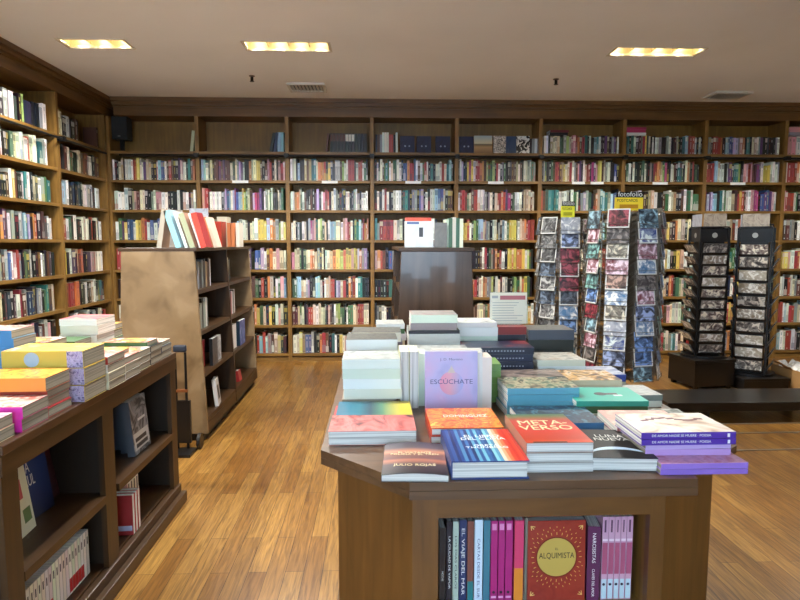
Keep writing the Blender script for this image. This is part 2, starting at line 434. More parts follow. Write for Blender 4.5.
# ------------------------------------------------------------------ bookcases
SH = [2.528, 2.192, 1.842, 1.485, 1.130, .785, .452, .10]
YFB = 7.30
BX = [-3.15, -2.115, -1.062, -.055, .962, 1.976, 3.0, 4.012, 5.008, 6.03]
def bookcase(x0, x1, yf, dep, M, label, group, last=False, first=True):
    r = empty('bookcase', M @ T((x0 + x1) / 2, yf, 0), label, 'bookcase', group)
    w = (x1 - x0) / 2; sw = .022
    for sx in ([-1, 1] if last else [-1]):
        m = MB(); cx = sx * w; a, b = cx - sw, cx + sw
        if sx < 0 and not first: a = cx
        m.box(a, b, 0, dep, 0, 2.93); m.build('side_panel', W_V, r)
    for z in SH:
        m = MB(); m.box(-w + sw + .001, w - sw - .001, .004, .03, z - .030, z); m.box(-w + sw + .001, w - sw - .001, .03, dep - .012, z - .022, z - .0005)
        m.build('shelf', W_H, r)
    m = MB(); m.box(-w + sw + .001, w - sw - .001, dep - .01, dep, .0, 2.93); m.build('back_panel', W_BACK, r)
    m = MB(); m.box(-w + sw, w - sw, .02, .04, 0, .055); m.build('plinth', W_H, r)
    return r
bn = ['first bay from the corner speaker end', 'second bay from the speaker corner', 'third bay, holding the reference set', 'fourth bay, with three navy square books', 'fifth bay, with the landscape picture book',
      'sixth bay, above the smaller yellow sign', 'seventh bay, above the larger yellow sign', 'eighth bay, behind the black card towers', 'ninth bay, at the far end of the wall']
for i in range(9):
    bookcase(BX[i], BX[i + 1], YFB, .34, Matrix(), 'tall brown wooden back-wall bookcase, ' + bn[i], 'back wall bookcases', last=(i == 8))
ML = RZ(90)
LY = [3.9, 5.06, 6.20, 7.27]
for i in range(3):
    bookcase(LY[i], LY[i + 1], 3.155, .34, ML, 'tall brown wooden side-wall bookcase, ' + ['nearest the shop window', 'middle one beside the low table', 'the one meeting the corner'][i], 'side wall bookcases', last=(i == 2))
# crown above them
def cornice(mb, x0, x1, yf, M):
    for (a, b, z0, z1) in ((-.004, .34, 2.932, 3.03), (-.02, .34, 3.03, 3.05), (-.055, .34, 3.05, 3.085), (-.085, .34, 3.085, H)):
        mb.box(x0, x1, yf + a, yf + b, z0, z1, M=M)
mb = MB(); cornice(mb, -3.155 + .09, 6.1, YFB, Matrix()); structure(mb.build('trim_1', W_CRN))
mb = MB(); cornice(mb, 3.9, 7.64, 3.155, ML); structure(mb.build('trim_2', W_CRN2))
# rolling ladder rail
def rail(M, x0, x1, y, ks, label):
    m = MB(); m.cyl((x0, y - .05, 2.475), (x1, y - .05, 2.475), .011, 10)
    o = m.build('ladder_rail', BLACKM, None, M); tag(o, label, 'rail')
    for k in ks:
        m = MB(); m.box(k - .025, k + .025, y - .07, y - .001, 2.455, 2.50); m.build('bracket', BLACKM, o, Matrix())
rail(Matrix(), -3.0, 6.05, YFB, BX[1:9], 'dark metal ladder rail running along the back wall below the top shelf')
rail(ML, 3.95, 7.15, 3.155, LY[1:3], 'dark metal ladder rail along the side wall bookcases')

# ------------------------------------------------------------------ the books of the walls
MASS = MB()
RW = {
 (0,1): "wkkchkwwwwroycwvhckkpsbbwurukkvpwwktuo", (0,2): "wwwwkhhucckkawppwwkkkwkwwkaw", (0,3): "wgvybbwyyorwbwbkwwckw", (0,4): "rrukcw", (0,5): "kuvk", (0,6): "wkwc", (0,7): "cywukcaw",
 (1,1): "sswgckuuvuvuucgcalvwkkoccyyukuprkckprp", (1,2): "prruwwwwwkalbsclvbssyegculmmvkwawgwkkcag", (1,3): "kroyckowwddaasawckccwyyysooaewy",
 (1,4): "krwcegkwkalwpouvkbbl", (1,5): "wgpkuhgggyyhauc", (1,6): "tuudkgkktsswpwy", (1,7): "kcceggtkwkcecyw",
 (2,1): "wwwkskkhuhttwooorkyndaauewwrrrkwrrwgk", (2,2): "wwoohgwukkukvldwprrkcwakdnkwwkdawakwww", (2,3): "wckakwckampptcegckwsssscchwhprrwkgtsarooo",
 (2,4): "pccgkgccoohadckwchoyyeoyypyyloalk", (2,5): "ggssccalkdsswkwchrrnllhrkourwttkkk", (2,6): "uuhgckdrrcwcccgkhukweeggkwggchrrrcc", (2,7): "wcyhbbakkoruktwkychwkkwd",
 (3,1): "kwkwugtgwcggwwnbborrbwuwgrwktkwwwrwtsk", (3,2): "kwdwrwkkwwwkttnkaakblkwkwwsbbwkuu", (3,3): "tarrrrcawkwkcthwk", (3,4): "porukbawrkcaw", (3,5): "kkkkktrwpakw", (3,6): "dakwwkkkwkca", (3,7): "kcwauckwa",
 (4,1): "kwlnkymywrrooueggekrwkagkkkuuhwukccaaga", (4,2): "wrrugcurrwwwakackcrrorvmkgwwwkhhcuc", (4,3): "ooyyrwkegsshhaakwwkakswgyyygwchorrrr",
 (4,4): "ckakkkkkkuwrkgauourwkyyoyooywegk", (4,5): "cahurroruccohaaekwckwakkgegcoygk", (4,6): "ccauohucchgoourhoyh", (4,7): "owckhrcuk",
 (5,1): "kagkkgurruhychrwaupvkwcrrkmvpyyucawwkkbk", (5,2): "rugttttwwwakwgwkalagkuohtstasbk", (5,3): "whkwauckwrcuwkaw", (5,4): "ookwckaur",
 (6,1): "kgwkwkkkggckkadrroohegmkkwcukttgkcohkrkgk", (6,2): "kkuhkwuukhhwkkugwchkkuwggwgg", (6,3): "kukuuwwkuawk", (6,4): "ukwkckrrrkwwcy", (6,5): "khcyuocwkr", (6,6): "rrwkwgkgwca", (6,7): "whyrrokgcw",
 (7,1): "rrrrsswwwkwvuttekpprpuuvvwyyyywwwa", (7,2): "ulvlssktwgwwhuroruwwppmmkbbvbvpw", (7,3): "auyyororwchuw", (7,4): "wcoyhwyp", (7,5): "ohycowca", (7,6): "wcakowrw", (7,7): "wcachwoc",
 (8,1): "crrrowkuwatkgnbwh", (8,2): "prrrwgktcwukab", (8,3): "kuuaakwkawc", (8,4): "yyypwrrwkaw", (8,5): "rwwkrwcaukw", (8,6): "rrwswrracw", (8,7): "wswwrrwakc"}
for (b, r), s in RW.items():
    if len(s) < 26: s = s + ''.join(random.choice('wwcckkauhogtryspn') for _ in range(27 - len(s)))
    row(s, BX[b] + .028, BX[b + 1] - .028, SH[r], YFB + .035, MASS, fill=random.uniform(.97, 1.))
DARKP = 'kkwwcaauukdhrgtncwasbkkpw'
# top shelf of the back wall (rows that hold plain upright books)
row("wwkhcccggaecmprourtkwkstwkkvukavkw", BX[5] + .05, BX[6] - .05, SH[0], YFB + .035, MASS, hmin=.19, hmax=.225)
row("tktwkuarygckwkwwakkawwkkuckktssrrrakwk", BX[6] + .05, BX[7] - .03, SH[0], YFB + .035, MASS, hmin=.2, hmax=.225)
row("kaurrrokssbbllapokttkchcavkkdkkkaw", BX[7] + .03, BX[8] - .05, SH[0], YFB + .035, MASS, hmin=.2, hmax=.22)
row("ppwakdaawkarkuawc", BX[8] + .05, BX[9] - .05, SH[0], YFB + .035, MASS, hmin=.2, hmax=.24)
# side wall, corner bay
LC = ["_hwkkwdkuk_______u", "urkuwgkkwcuukwwkuu", "dsswknkdnkwwakwkww", "wrwgkwkkwcwkkrkwkw", "yykwvkhuokkddprwww", "crrrokkdwwkuhwkgtk", "dkgcwkahuwkawkcwkr", "kwcuhakwtrkwwckabw"]
for r in range(8): row(LC[r], LY[2] + .03, LY[3] - .07, SH[r], 3.155 + .035, MASS, ML, fill=.95)
for r in range(8): row(''.join(random.choice(DARKP) for _ in range(20)), LY[0] + .05, LY[1] - .05, SH[r], 3.155 + .035, MASS, ML, fill=.97)
for r in (6, 7): row(''.join(random.choice(DARKP) for _ in range(20)), LY[1] + .05, LY[2] - .05, SH[r], 3.155 + .035, MASS, ML, fill=.9)
# middle side bookcase
LM = ["ccnkkdawdkennkkkaw", "akuadwkkgccwawrcwktaw", "uakukkkuwyukkatwkcdwagt", "ukhuovdwakaastlkorkudaw", "uadaduabwprakgdakkuwakudk", "kuckdnkdwruanndkawkgtuhk"]
for r, s in enumerate(LM):
    row(s, LY[1] + .03, LY[2] - .07, SH[r], 3.155 + .035, MASS, ML, fill=.95)
o = MASS.build('shelved_books', PRINT)
tag(o, 'mass of assorted upright books filling the shelves of the wall bookcases', 'books', 'books on the wall shelves', 'stuff')
# small white labels on shelf edges
for k, (x, lab) in enumerate([(-1.62, 'second'), (-.56, 'third'), (.44, 'fourth'), (1.44, 'fifth'), (2.45, 'sixth'), (2.68, 'sixth'), (3.46, 'seventh'), (4.43, 'eighth')]):
    m = MB(); w = .08 if k in (4, 5) else .095; m.box(-w, w, -.002, 0, -.016, .016)
    o = m.build('shelf_label', WHITE_INK); o.matrix_world = T(x, YFB + .003, SH[1] - .017)
    tag(o, 'white shelf-edge strip under the first full book row, %s back-wall bay%s' % (lab, ', window-side twin' if k == 5 else ', aisle-side twin' if k == 4 else ''), 'label', 'shelf edge labels')

# top shelf odd things (back wall)
G0 = 'books on the top shelf of the back wall'
def standing(W, L, Th, x, y, z, cv, lab, grp, rz=0, lean=0, face=False, **kw):
    base = FACE @ T(0, L / 2, 0) if face else SPINE @ T(0, L / 2, -Th / 2)
    if face: m = T(x, y, z) @ RZ(rz) @ RX(-lean) @ base
    else: m = T(x, y, z) @ RZ(rz) @ RY(lean) @ T(0, W / 2, 0) @ base
    return book(W, L, Th, m, lab, grp, cv, **kw)
z = SH[0] + .001
standing(.15, .25, .035, -2.20, YFB + .06, z, 'c', 'cream book leaning alone at the end of the speaker shelf', G0, lean=7)
for k, (x, c, l) in enumerate([(-1.265, 'k', 12), (-1.215, 'n', 8), (-1.165, 's', 1), (-1.125, 's', 0)]):
    standing(.15, .235, .036, x, YFB + .06, z, c, '%s upright book, %s in the small leaning cluster on the top shelf' % (NAMES[c], ORD[k]), G0, lean=l)
for k in range(12):
    c = 'u' if k < 5 else 'w' if k < 8 else 'd'
    o = standing(.16, .225, .033, -.54 + k * .037, YFB + .05, z, 'k', '%s-topped black reference volume, %s of the set on the top shelf' % ({'u': 'brown', 'w': 'white', 'd': 'dark'}[c], ORD[k]), 'reference set on the top shelf')
    if c != 'd' :
        m = MB(); m.box(-.0815, -.080, .02, .10, .001, .032, pal(c)); m.build('spine_band', PRINT, o)
standing(.16, .225, .02, -.60, YFB + .05, z, 'u', 'brown thin book leaning against the black reference set', G0, lean=6)
for k, c in enumerate('kuawwwrrkw'):
    standing(.15, .215 if c != 'w' else .24, .024, .0 + k * .027, YFB + .05, z, c, '%s upright book, %s before the navy square books' % (NAMES[c], ORD[k]), G0)
NAVY = artmat('navy_cover', [(22, 26, 44), (38, 44, 78), (26, 30, 50)], 8)
for k, x in enumerate((.37, .57, .80, 1.085)):
    o = standing(.175, .20, .03, x, YFB + .08, z, 'n' , 'navy square book with pale emblem shown face out, ' + ['nearest the reference set', 'in the middle of the three', 'last before the shelf divider', 'beside the landscape picture book'][k], 'navy face-out books', face=True, lean=4, top=NAVY)
    for dx in (-.025, .025):
        m = MB(); m.cyl((dx, -.02, .0302), (dx, -.02, .0306), .011, 10); m.build('emblem', plain('pale_emblem', rgb(170, 180, 200)), o)
LAND = rampx('landscape_cover', [(0, (120, 84, 52)), (.35, (184, 140, 92)), (.5, (90, 84, 56)), (.56, (210, 196, 160)), (1, (150, 170, 178))], 1, -.11, .11)
standing(.22, .21, .03, 1.29, YFB + .08, z, 'a', 'picture book with a landscape cover shown face out on the top shelf', G0, face=True, lean=4, top=LAND)
standing(.15, .21, .03, 1.49, YFB + .08, z, 'a', 'book with a swirling black and white cover on the top shelf', G0, face=True, lean=4, top=artmat('swirl_cover', [(40, 34, 34), (220, 206, 190), (50, 40, 40), (220, 210, 200)], 22, 2.5, 'CONSTANT'))
standing(.12, .205, .03, 1.63, YFB + .08, z, 'b', 'plain blue book shown face out on the top shelf', G0, face=True, lean=4, top=artmat('blue_cover', [(30, 52, 84), (44, 74, 110)], 6))
standing(.16, .21, .03, 1.775, YFB + .08, z, 'k', 'book with a bold black and white picture on the top shelf', G0, face=True, lean=4, top=artmat('bw_cover', [(16, 16, 16), (226, 222, 214), (20, 20, 20)], 14, 1.5, 'CONSTANT'))
for k, c in enumerate('kaw'): standing(.15, .18, .03, 1.88 + k * .033 - .01, YFB + .06, z, c, '%s short book at the end of the fifth top shelf, %s of three' % (NAMES[c], ORD[k]), G0)
# books lying on top of rows
pile(2.22, YFB + .14, SH[0] + .228, [(.15, .22, .03, 'k'), (.15, .23, .028, 'u', dict(spine=(122, 40, 50)))], 'the pair over the sixth bay\'s books', G0, rz=90)
pile(3.17, YFB + .14, SH[0] + .228, [(.15, .24, .035, 'w', dict(spine='w')), (.15, .24, .032, 'm', dict(spine=(178, 44, 90))), (.15, .24, .030, 'm', dict(spine=(170, 50, 90)))], 'the pink and white pile over the seventh bay', G0, rz=90)
pile(5.20, YFB + .14, SH[0] + .242, [(.15, .22, .04, 'a'), (.15, .23, .06, 'p')], 'the pile over the ninth bay', G0, rz=90)
# speaker
r = empty('speaker', T(-3.03, YFB + .05, 2.67), 'black box loudspeaker in the corner of the top shelf', 'speaker')
m = MB(); m.box(-.09, .09, 0, .16, 0, .27); m.build('housing', plain('speaker_black', rgb(26, 28, 30), .5), r, bevel=.006)
m = MB(); m.box(-.082, .082, -.008, 0, .01, .26); m.build('grille', plain('speaker_cloth', rgb(34, 38, 40), .9), r, bevel=.003)
m = MB(); m.box(-.015, .015, -.0095, -.008, .03, .04); m.build('badge', plain('badge', rgb(150, 150, 150), .4, .6), r)
m = MB(); m.box(-.02, .02, .06, .10, -.140, 0); m.build('stand', BLACKM, r)

# ------------------------------------------------------------------ ceiling vents and sprinklers
VM = plain('vent_white', rgb(205, 200, 188), .5)
for (x, y, w, d, lab) in ((-.745, 6.70, .40, .34, 'white slatted air vent in the ceiling beside the middle light'), (3.98, 6.86, .42, .30, 'white ceiling air vent above the card towers')):
    r = empty('air_vent', T(x, y, H), lab, 'vent', 'ceiling air vents')
    m = MB(); hw, hd = w / 2, d / 2
    for q in ((-hw, hw, -hd, -hd + .03), (-hw, hw, hd - .03, hd), (-hw, -hw + .03, -hd + .03, hd - .03), (hw - .03, hw, -hd + .03, hd - .03)): m.box(*q, -.022, 0)
    m.build('frame', VM, r)
    m = MB(); m.box(-hw + .03, hw - .03, -hd + .03, hd - .03, -.003, -.001); m.build('duct', BLACK, r)
    m = MB()
    for k in range(9):
        xx = -hw + .05 + (w - .1) * k / 8
        m.box(-.002, .002, -hd + .03, hd - .03, -.011, .011, M=T(xx, 0, -.013) @ RY(35))
    m.build('louvres', VM, r)
for (x, y, lab) in ((-1.255, 6.3, 'small dark sprinkler head hanging near the middle ceiling light'), (1.85, 6.3, 'small dark sprinkler head alone on the plain ceiling')):
    r = empty('sprinkler_head', T(x, y, H), lab, 'sprinkler', 'ceiling sprinklers')
    m = MB(); m.cyl((0, 0, -.004), (0, 0, 0), .03, 16); m.build('escutcheon', plain('sprinkler_brown', rgb(90, 74, 60), .5), r)
    m = MB(); m.cyl((0, 0, -.05), (0, 0, -.008), .006, 10); m.box(-.014, .014, -.002, .002, -.05, -.012); m.build('body', BLACKM, r)
    m = MB(); m.cyl((0, 0, -.056), (0, 0, -.052), .022, 16); m.build('deflector', BLACKM, r)
#CUT1

# ------------------------------------------------------------------ low side table with shelves (faces +X)
TT = .85
def side_table():
    r = empty('display_table', ML @ T(2.55, 1.12, 0), 'low dark wooden display table with open shelves under it, along the side wall', 'display table')
    x0, x1 = 1.77 - 2.55, 3.32 - 2.55; D = .72
    m = MB(); m.box(x0, x1, -.01, D, TT - .03, TT); m.build('tabletop', wood('dark_tabletop', rgb(62, 40, 24), rgb(92, 62, 38), 'x', 1, .35), r, bevel=.003)
    m = MB(); m.box(x0, x1, -.005, .02, TT - .095, TT - .031); m.build('apron', W_DKH, r)
    for k, xx in enumerate((x0, 2.43 - 2.55, x1 - .085)):
        w = .085 if k != 1 else .1
        m = MB(); m.box(xx, xx + w, 0, .022, .10, TT - .096); m.build('stile', W_DK, r)
        a = xx if k == 0 else xx + w - .02 if k == 2 else xx + w / 2 - .01
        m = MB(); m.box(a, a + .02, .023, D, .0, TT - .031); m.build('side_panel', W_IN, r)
    cells = ((x0 + .021, -.08 - .001), (-.06 + .001, x1 - .021))
    for a, b in cells:
        m = MB(); m.box(a, b, .024, .42, .385, .41); m.box(a + .065, b - .04, -.002, .024, .38, .412); m.build('shelf', W_DKH, r)
        m = MB(); m.box(a, b, .024, .42, .075, .10); m.build('bottom_shelf', W_DKH, r)
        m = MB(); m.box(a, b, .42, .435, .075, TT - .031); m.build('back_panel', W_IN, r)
    m = MB(); m.box(x0, x1, -.012, .02, .0, .10); m.box(x0, x1, -.042, -.012, 0, .06); m.build('plinth', W_DKH, r, bevel=.004)
side_table()
# books on it: rz=90 turns spines to the camera end and tails to the aisle
GS = 'books on the low side table'
def spiles(X1, Y0, z, specs, where, jit=.004, pages=None):
    """aisle-side tail line X1, spine line Y0"""
    out = []; zz = z; n = len(specs)
    for i, sp in enumerate(specs):
        W, L, Th, cv = sp[:4]; kw = dict(sp[4]) if len(sp) > 4 else {}
        lab = kw.pop('label', None); cn = kw.pop('cn', NAMES[cv] if isinstance(cv, str) else 'coloured'); k = n - 1 - i
        dx, dy = kw.pop('dx', 0), kw.pop('dy', 0)
        if lab is None:
            pos = 'topmost' if k == 0 else 'lowest' if i == 0 else ORD[k] + ' from top'
            lab = '%s book, %s of %s' % (cn, pos, where)
        m = T(X1 - L / 2 + dx + random.uniform(-jit, jit), Y0 + W / 2 + dy + random.uniform(-jit, jit), zz + .0004) @ RZ(90 + random.uniform(-.8, .8))
        out.append(book(W, L, Th, m, lab, GS, cv, pages=kw.pop('pages', pages or PAPER2), **kw)); zz += Th + .0006
    return out, zz
PINKART = artmat('pink_print', [(226, 60, 150), (240, 220, 226), (200, 40, 120)], 14, 1.2)
REDWHT = artmat('red_white_print', [(180, 50, 60), (236, 226, 214), (206, 90, 80), (240, 232, 220)], 16, 1)
ORART = artmat('orange_print', [(150, 60, 30), (240, 150, 50), (250, 176, 80), (200, 80, 40)], 30, 1)
YLART = artmat('yellow_print', [(240, 200, 60), (250, 226, 110), (230, 160, 60), (190, 200, 190)], 14, 1)
BLART = artmat('blue_print', [(60, 130, 190), (110, 180, 220), (210, 230, 236)], 14, 1)
MIXART = artmat('mixed_print', [(60, 110, 90), (230, 210, 90), (180, 50, 50), (236, 226, 214), (70, 80, 130)], 12, 1)
NEARBY = 'the pale pile at the side table\'s near corner'
spiles(-1.135, 1.755 + .02, TT, [(.105, .22, .036, 'c'), (.105, .22, .036, 'p', dict(top=PINKART))], NEARBY)
a, zz = spiles(-1.125, 1.905, TT, [(.155, .075 + .16, .042, 'm', dict(spine=(226, 50, 170))), (.155, .235, .040, 'm', dict(spine=(232, 54, 176), top=REDWHT))], 'the bright pink-spined pair')
spiles(-1.135, 2.065, TT, [(.155, .25, .032, 'r'), (.155, .25, .032, 'r'), (.155, .25, .028, 'r', dict(top=REDWHT))], 'the white-paged pile behind the pink pair')
o_, zz2 = spiles(-1.13, 2.05, TT + .0955, [(.165, .27, .046, 'o', dict(spine=(240, 150, 60), top=ORART))], 'the orange pile', jit=0)
# yellow and purple spined trio
for k in range(3):
    o_, _ = spiles(-1.105, 2.27, TT + k * .0655, [(.18, .30, .0645, 'y', dict(spine='y', top=YLART, label='thick yellow book with a purple-patterned spine end, %s of its pile of three' % ['lowest', 'middle', 'topmost'][k]))], '', jit=.002)
    # purple wrap at the tail end, pale medallion on the spine
    m = MB(); m.box(-.0912, -.0904, -.149, -.09, .001, .0635)
    m.build('spine_band', artmat('purple_marks', [(70, 54, 120), (206, 196, 226), (120, 96, 170)], 60, 1), o_[0])
    m = MB(); m.cyl((-.0912, .04, .032), (-.0904, .04, .032), .028, 20); m.build('medallion', plain('pale_blue_print', rgb(170, 196, 214)), o_[0])
# more piles running along the aisle edge
spiles(-1.10, 2.46, TT, [(.165, .24, .034, 'c'), (.165, .24, .034, 'c'), (.165, .24, .034, 'w'), (.165, .24, .032, 'r', dict(top=REDWHT))], 'the pile just past the yellow trio')
spiles(-1.105, 2.635, TT, [(.16, .23, .034, 'w'), (.16, .23, .034, 'w'), (.16, .24, .030, 'r', dict(top=REDWHT)), (.15, .22, .020, 'y', dict(top=YLART, dx=-.04))], 'the pile with yellow over red')
spiles(-1.11, 2.80, TT, [(.15, .22, .032, 'c'), (.15, .22, .032, 'w'), (.15, .22, .030, 'w', dict(top=MIXART))], 'the pile before the black spines')
spiles(-1.11, 2.96, TT, [(.15, .22, .03, 'k'), (.15, .22, .03, 'k'), (.15, .22, .03, 'k'), (.14, .22, .022, 'g', dict(top=MIXART, dx=-.02))], 'the black-spined pile')
spiles(-1.12, 3.12, TT, [(.15, .20, .032, 'n'), (.15, .20, .030, 'n'), (.15, .20, .022, 'w', dict(top=REDWHT))], 'the navy-spined pile near the far end')
spiles(-1.14, 3.275 - .002, TT, [(.045 + .0, .18, .030, 'c')], 'the last pile at the far table end')
# second row, behind
spiles(-1.40, 1.80, TT, [(.16, .22, .05, 'w'), (.16, .22, .05, 'y', dict(top=YLART))], 'the pile hidden at the near corner by the wall side')
spiles(-1.45, 2.42, TT, [(.16, .24, .036, 's', dict(spine=(84, 150, 206)))] * 6 + [(.16, .24, .034, 's', dict(spine=(84, 150, 206), top=REDWHT))], 'the tall stack of blue-spined books')
spiles(-1.42, 2.62, TT, [(.16, .24, .05, 'h'), (.16, .24, .05, 'c'), (.16, .24, .04, 'u'), (.16, .24, .03, 'k', dict(top=MIXART))], 'the brown mixed stack in the second row')
spiles(-1.39, 2.795, TT, [(.16, .24, .05, 'c'), (.16, .24, .05, 'c'), (.16, .24, .045, 'g')], 'the short stack before the red-topped one')
o_, _ = spiles(-1.37, 2.965, TT, [(.2, .18, .05, 'c'), (.2, .18, .05, 'w'), (.2, .18, .05, 'w', dict(spine='w')), (.2, .18, .045, 'w', dict(spine='w')), (.2, .18, .032, 'w', dict(spine=(240, 240, 238), top=artmat('rose_print', [(196, 60, 86), (226, 120, 130), (240, 200, 150)], 8)))], 'the tall stack with a rose-red cover', pages=PAPER)
spiles(-1.39, 3.175, TT, [(.13, .24, .05, 'y'), (.13, .24, .05, 'g'), (.13, .24, .04, 'c'), (.13, .22, .03, 'y', dict(top=YLART))], 'the far back stack with a yellow cover')
# books in its compartments (local frame: x = world Y, facing +X)
GC = 'books under the side table'
def astand(W, L, Th, yw, xw, z, cv, lab, rz=0, lean=0, face=True, group=GC, **kw):
    base = FACE @ T(0, L / 2, 0) if face else SPINE @ T(0, L / 2, -Th / 2)
    m = T(xw, yw, z + .0005) @ RZ(90 + rz) @ (RX(-lean) if face else RY(lean) @ T(0, W / 2, 0)) @ base
    return book(W, L, Th, m, lab, group, cv, **kw)
wb = astand(.17, .235, .012, 2.09, -1.265, .41, 'w', 'white book with a red square, face out under the side table', rz=4, lean=8, top=None)
for q, cc in (((-.02, .04, .01, .08), (190, 80, 90)), ((.02, .07, -.08, -.03), (110, 140, 90)), ((-.083, -.04, -.115, -.09), (170, 60, 60))):
    m = MB(); m.box(*q, .0121, .0124, rgb(*cc)); m.build('cover_print', PRINT, wb)
nb = astand(.16, .24, .02, 2.27, -1.31, .41, 'n', 'dark blue book with white letters, standing behind the white one under the side table', rz=-6, lean=8, top=rampx('deep_blue', [(0, (20, 30, 60)), (1, (50, 76, 140))], 1, -.12, .12))
text('title', 'A\nZUL', .06, T(-.03, .05, .0203), WHITE_INK, nb, .06)
astand(.12, .22, .02, 2.40, -1.34, .41, 'u', 'dark maroon book at the back of the near middle shelf', lean=10, top=artmat('maroon', [(40, 16, 18), (90, 30, 34)], 12))
# long white set on the bottom shelf
yy = 1.845
for k in range(24):
    o = astand(.125, .185, .0222, yy + .0115, -1.185, .10, 'w', 'slim white volume, %s from the near end of the side table\'s set' % ORD[k], face=False, group='white set under the side table')
    mb = MB(); col = rgb(190, 40, 40)
    if k in (9, 10, 11, 17, 18, 19, 20, 21): mb.box(-.0632, -.0627, -.085, -.03, .001, .0212, col)
    mb.box(-.0632, -.0627, .035, .065, .008, .015, rgb(60, 60, 70)); mb.box(-.0631, -.0626, -.092, .092, -.0003, .001, rgb(120, 116, 124)); mb.build('spine_print', PRINT, o)
    yy += .0232
bwm = artmat('grey_photo_cover', [(20, 20, 22), (150, 150, 154), (30, 30, 34), (196, 196, 198)], 9, 1.4, 'EASE')
for k in range(3):
    o = astand(.20, .27 - .01 * k, .036, 2.985 + k * .05, -1.215 - k * .054, .41, (112, 118, 124), 'thick grey book with a black-and-white photo cover, %s of three under the side table' % ['front', 'middle', 'rear'][k], lean=5, top=bwm, spine=(104, 112, 122))
    mb = MB(); mb.box(-.09, .09, -.115, -.03, .0362, .0366, rgb(210, 210, 208)); mb.box(-.07, .07, -.105, -.085, .0367, .0370, rgb(30, 30, 34)); mb.box(-.075, .06, -.075, -.055, .0367, .037, rgb(30, 30, 34)); mb.box(-.02, .07, .02, .032, .0362, .0366, rgb(220, 220, 220)); mb.build('cover_print', PRINT, o)
for k in range(3):
    o = astand(.10, .19, .028, 2.74 + k * .032, -1.185, .10, 'r', 'red paperback, %s of the three upright on the bottom shelf' % ['nearest', 'middle', 'last'][k], rz=-86)
    mb = MB(); mb.box(-.045, .045, -.075, -.05, .0282, .0285, rgb(190, 190, 216)); mb.build('cover_print', PRINT, o)
for k in range(4):
    o = astand(.14, .20, .03, 2.88 + k * .033, -1.215, .10, 'w', 'white paperback with black lettering, %s in the far bottom compartment' % ORD[k], face=False)
    mb = MB(); mb.box(-.0712, -.0702, -.01, .08, .008, .02, rgb(40, 40, 46)); mb.build('spine_print', PRINT, o)

# ------------------------------------------------------------------ tall double-sided display stands
def a_stand(cx, y0, y1, lab, panel, label_side):
    r = empty('display_stand', T(cx, (y0 + y1) / 2, 0), lab, 'bookshelf', 'double-sided display stands')
    h = (y1 - y0) / 2; tw, bw, Z = .255, .318, 1.41
    X = lambda z: bw + (tw - bw) * z / Z
    for yy in (-h, h - .03):
        m = MB(); pts = []
        v = [(-X(.06), .06), (X(.06), .06), (X(Z - .02), Z - .02), (-X(Z - .02), Z - .02)]
        i = 0
        m.v = [(x, yy, z) for x, z in v] + [(x, yy + .03, z) for x, z in v]
        m.f = [(0, 1, 2, 3), (7, 6, 5, 4), (0, 4, 5, 1), (1, 5, 6, 2), (2, 6, 7, 3), (3, 7, 4, 0)]; m.c = [(1, 1, 1, 1)] * 6; m.m = [0] * 6
        m.build('end_panel', panel, r, bevel=.003)
    m = MB(); m.box(-tw - .02, tw + .02, -h - .003, h + .003, Z - .02, Z + .005); m.build('top_board', W_DKH, r, bevel=.003)
    m = MB(); m.box(-bw + .04, bw - .04, -h + .03, h - .03, 0, .059); m.build('plinth', BLACK, r)
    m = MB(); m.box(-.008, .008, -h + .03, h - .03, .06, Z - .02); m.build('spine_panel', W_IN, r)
    for sx in (-1, 1):
        for z in (.17, .50, .81, 1.11):
            m = MB(); a, b = sorted((sx * .009, sx * (X(z) - .004))); m.box(a, b, -h + .03, -.014, z - .03, z); m.box(a, b, .014, h - .03, z - .03, z); m.build('shelf', W_DKH, r)
        m = MB()
        for zz0, zz1 in ((.06, .14), (.14, Z - .02)):
            pass
        z0, z1 = .06, Z - .02
        m.v = [(sx * .009, -.013, z0), (sx * X(z0), -.013, z0), (sx * X(z1), -.013, z1), (sx * .009, -.013, z1), (sx * .009, .013, z0), (sx * X(z0), .013, z0), (sx * X(z1), .013, z1), (sx * .009, .013, z1)]
        m.f = [(0, 1, 2, 3), (7, 6, 5, 4), (0, 4, 5, 1), (1, 5, 6, 2), (2, 6, 7, 3), (3, 7, 4, 0)]; m.c = [(1, 1, 1, 1)] * 6; m.m = [0] * 6
        m.build('divider', W_DK, r)
        for y_a, y_b in ((-h + .03, -.014), (.014, h - .03)):
            m = MB(); a, b = sorted((sx * (X(.1) - .02), sx * (X(.1) - .003))); m.box(a, b, y_a, y_b, .06, .139); m.build('kick_board', W_DKH, r)
    return r
a_stand(-1.555, 4.33, 6.18, 'tall wooden double-sided book stand with a pale worn end panel', artmat('worn_veneer', [(112, 88, 60), (138, 112, 80), (154, 128, 96)], 4.5, .4, 'EASE', .35), 1)
a_stand(.43, 4.33, 6.18, 'tall wooden double-sided book stand with a dark glossy end panel', W_PAN2, 1)
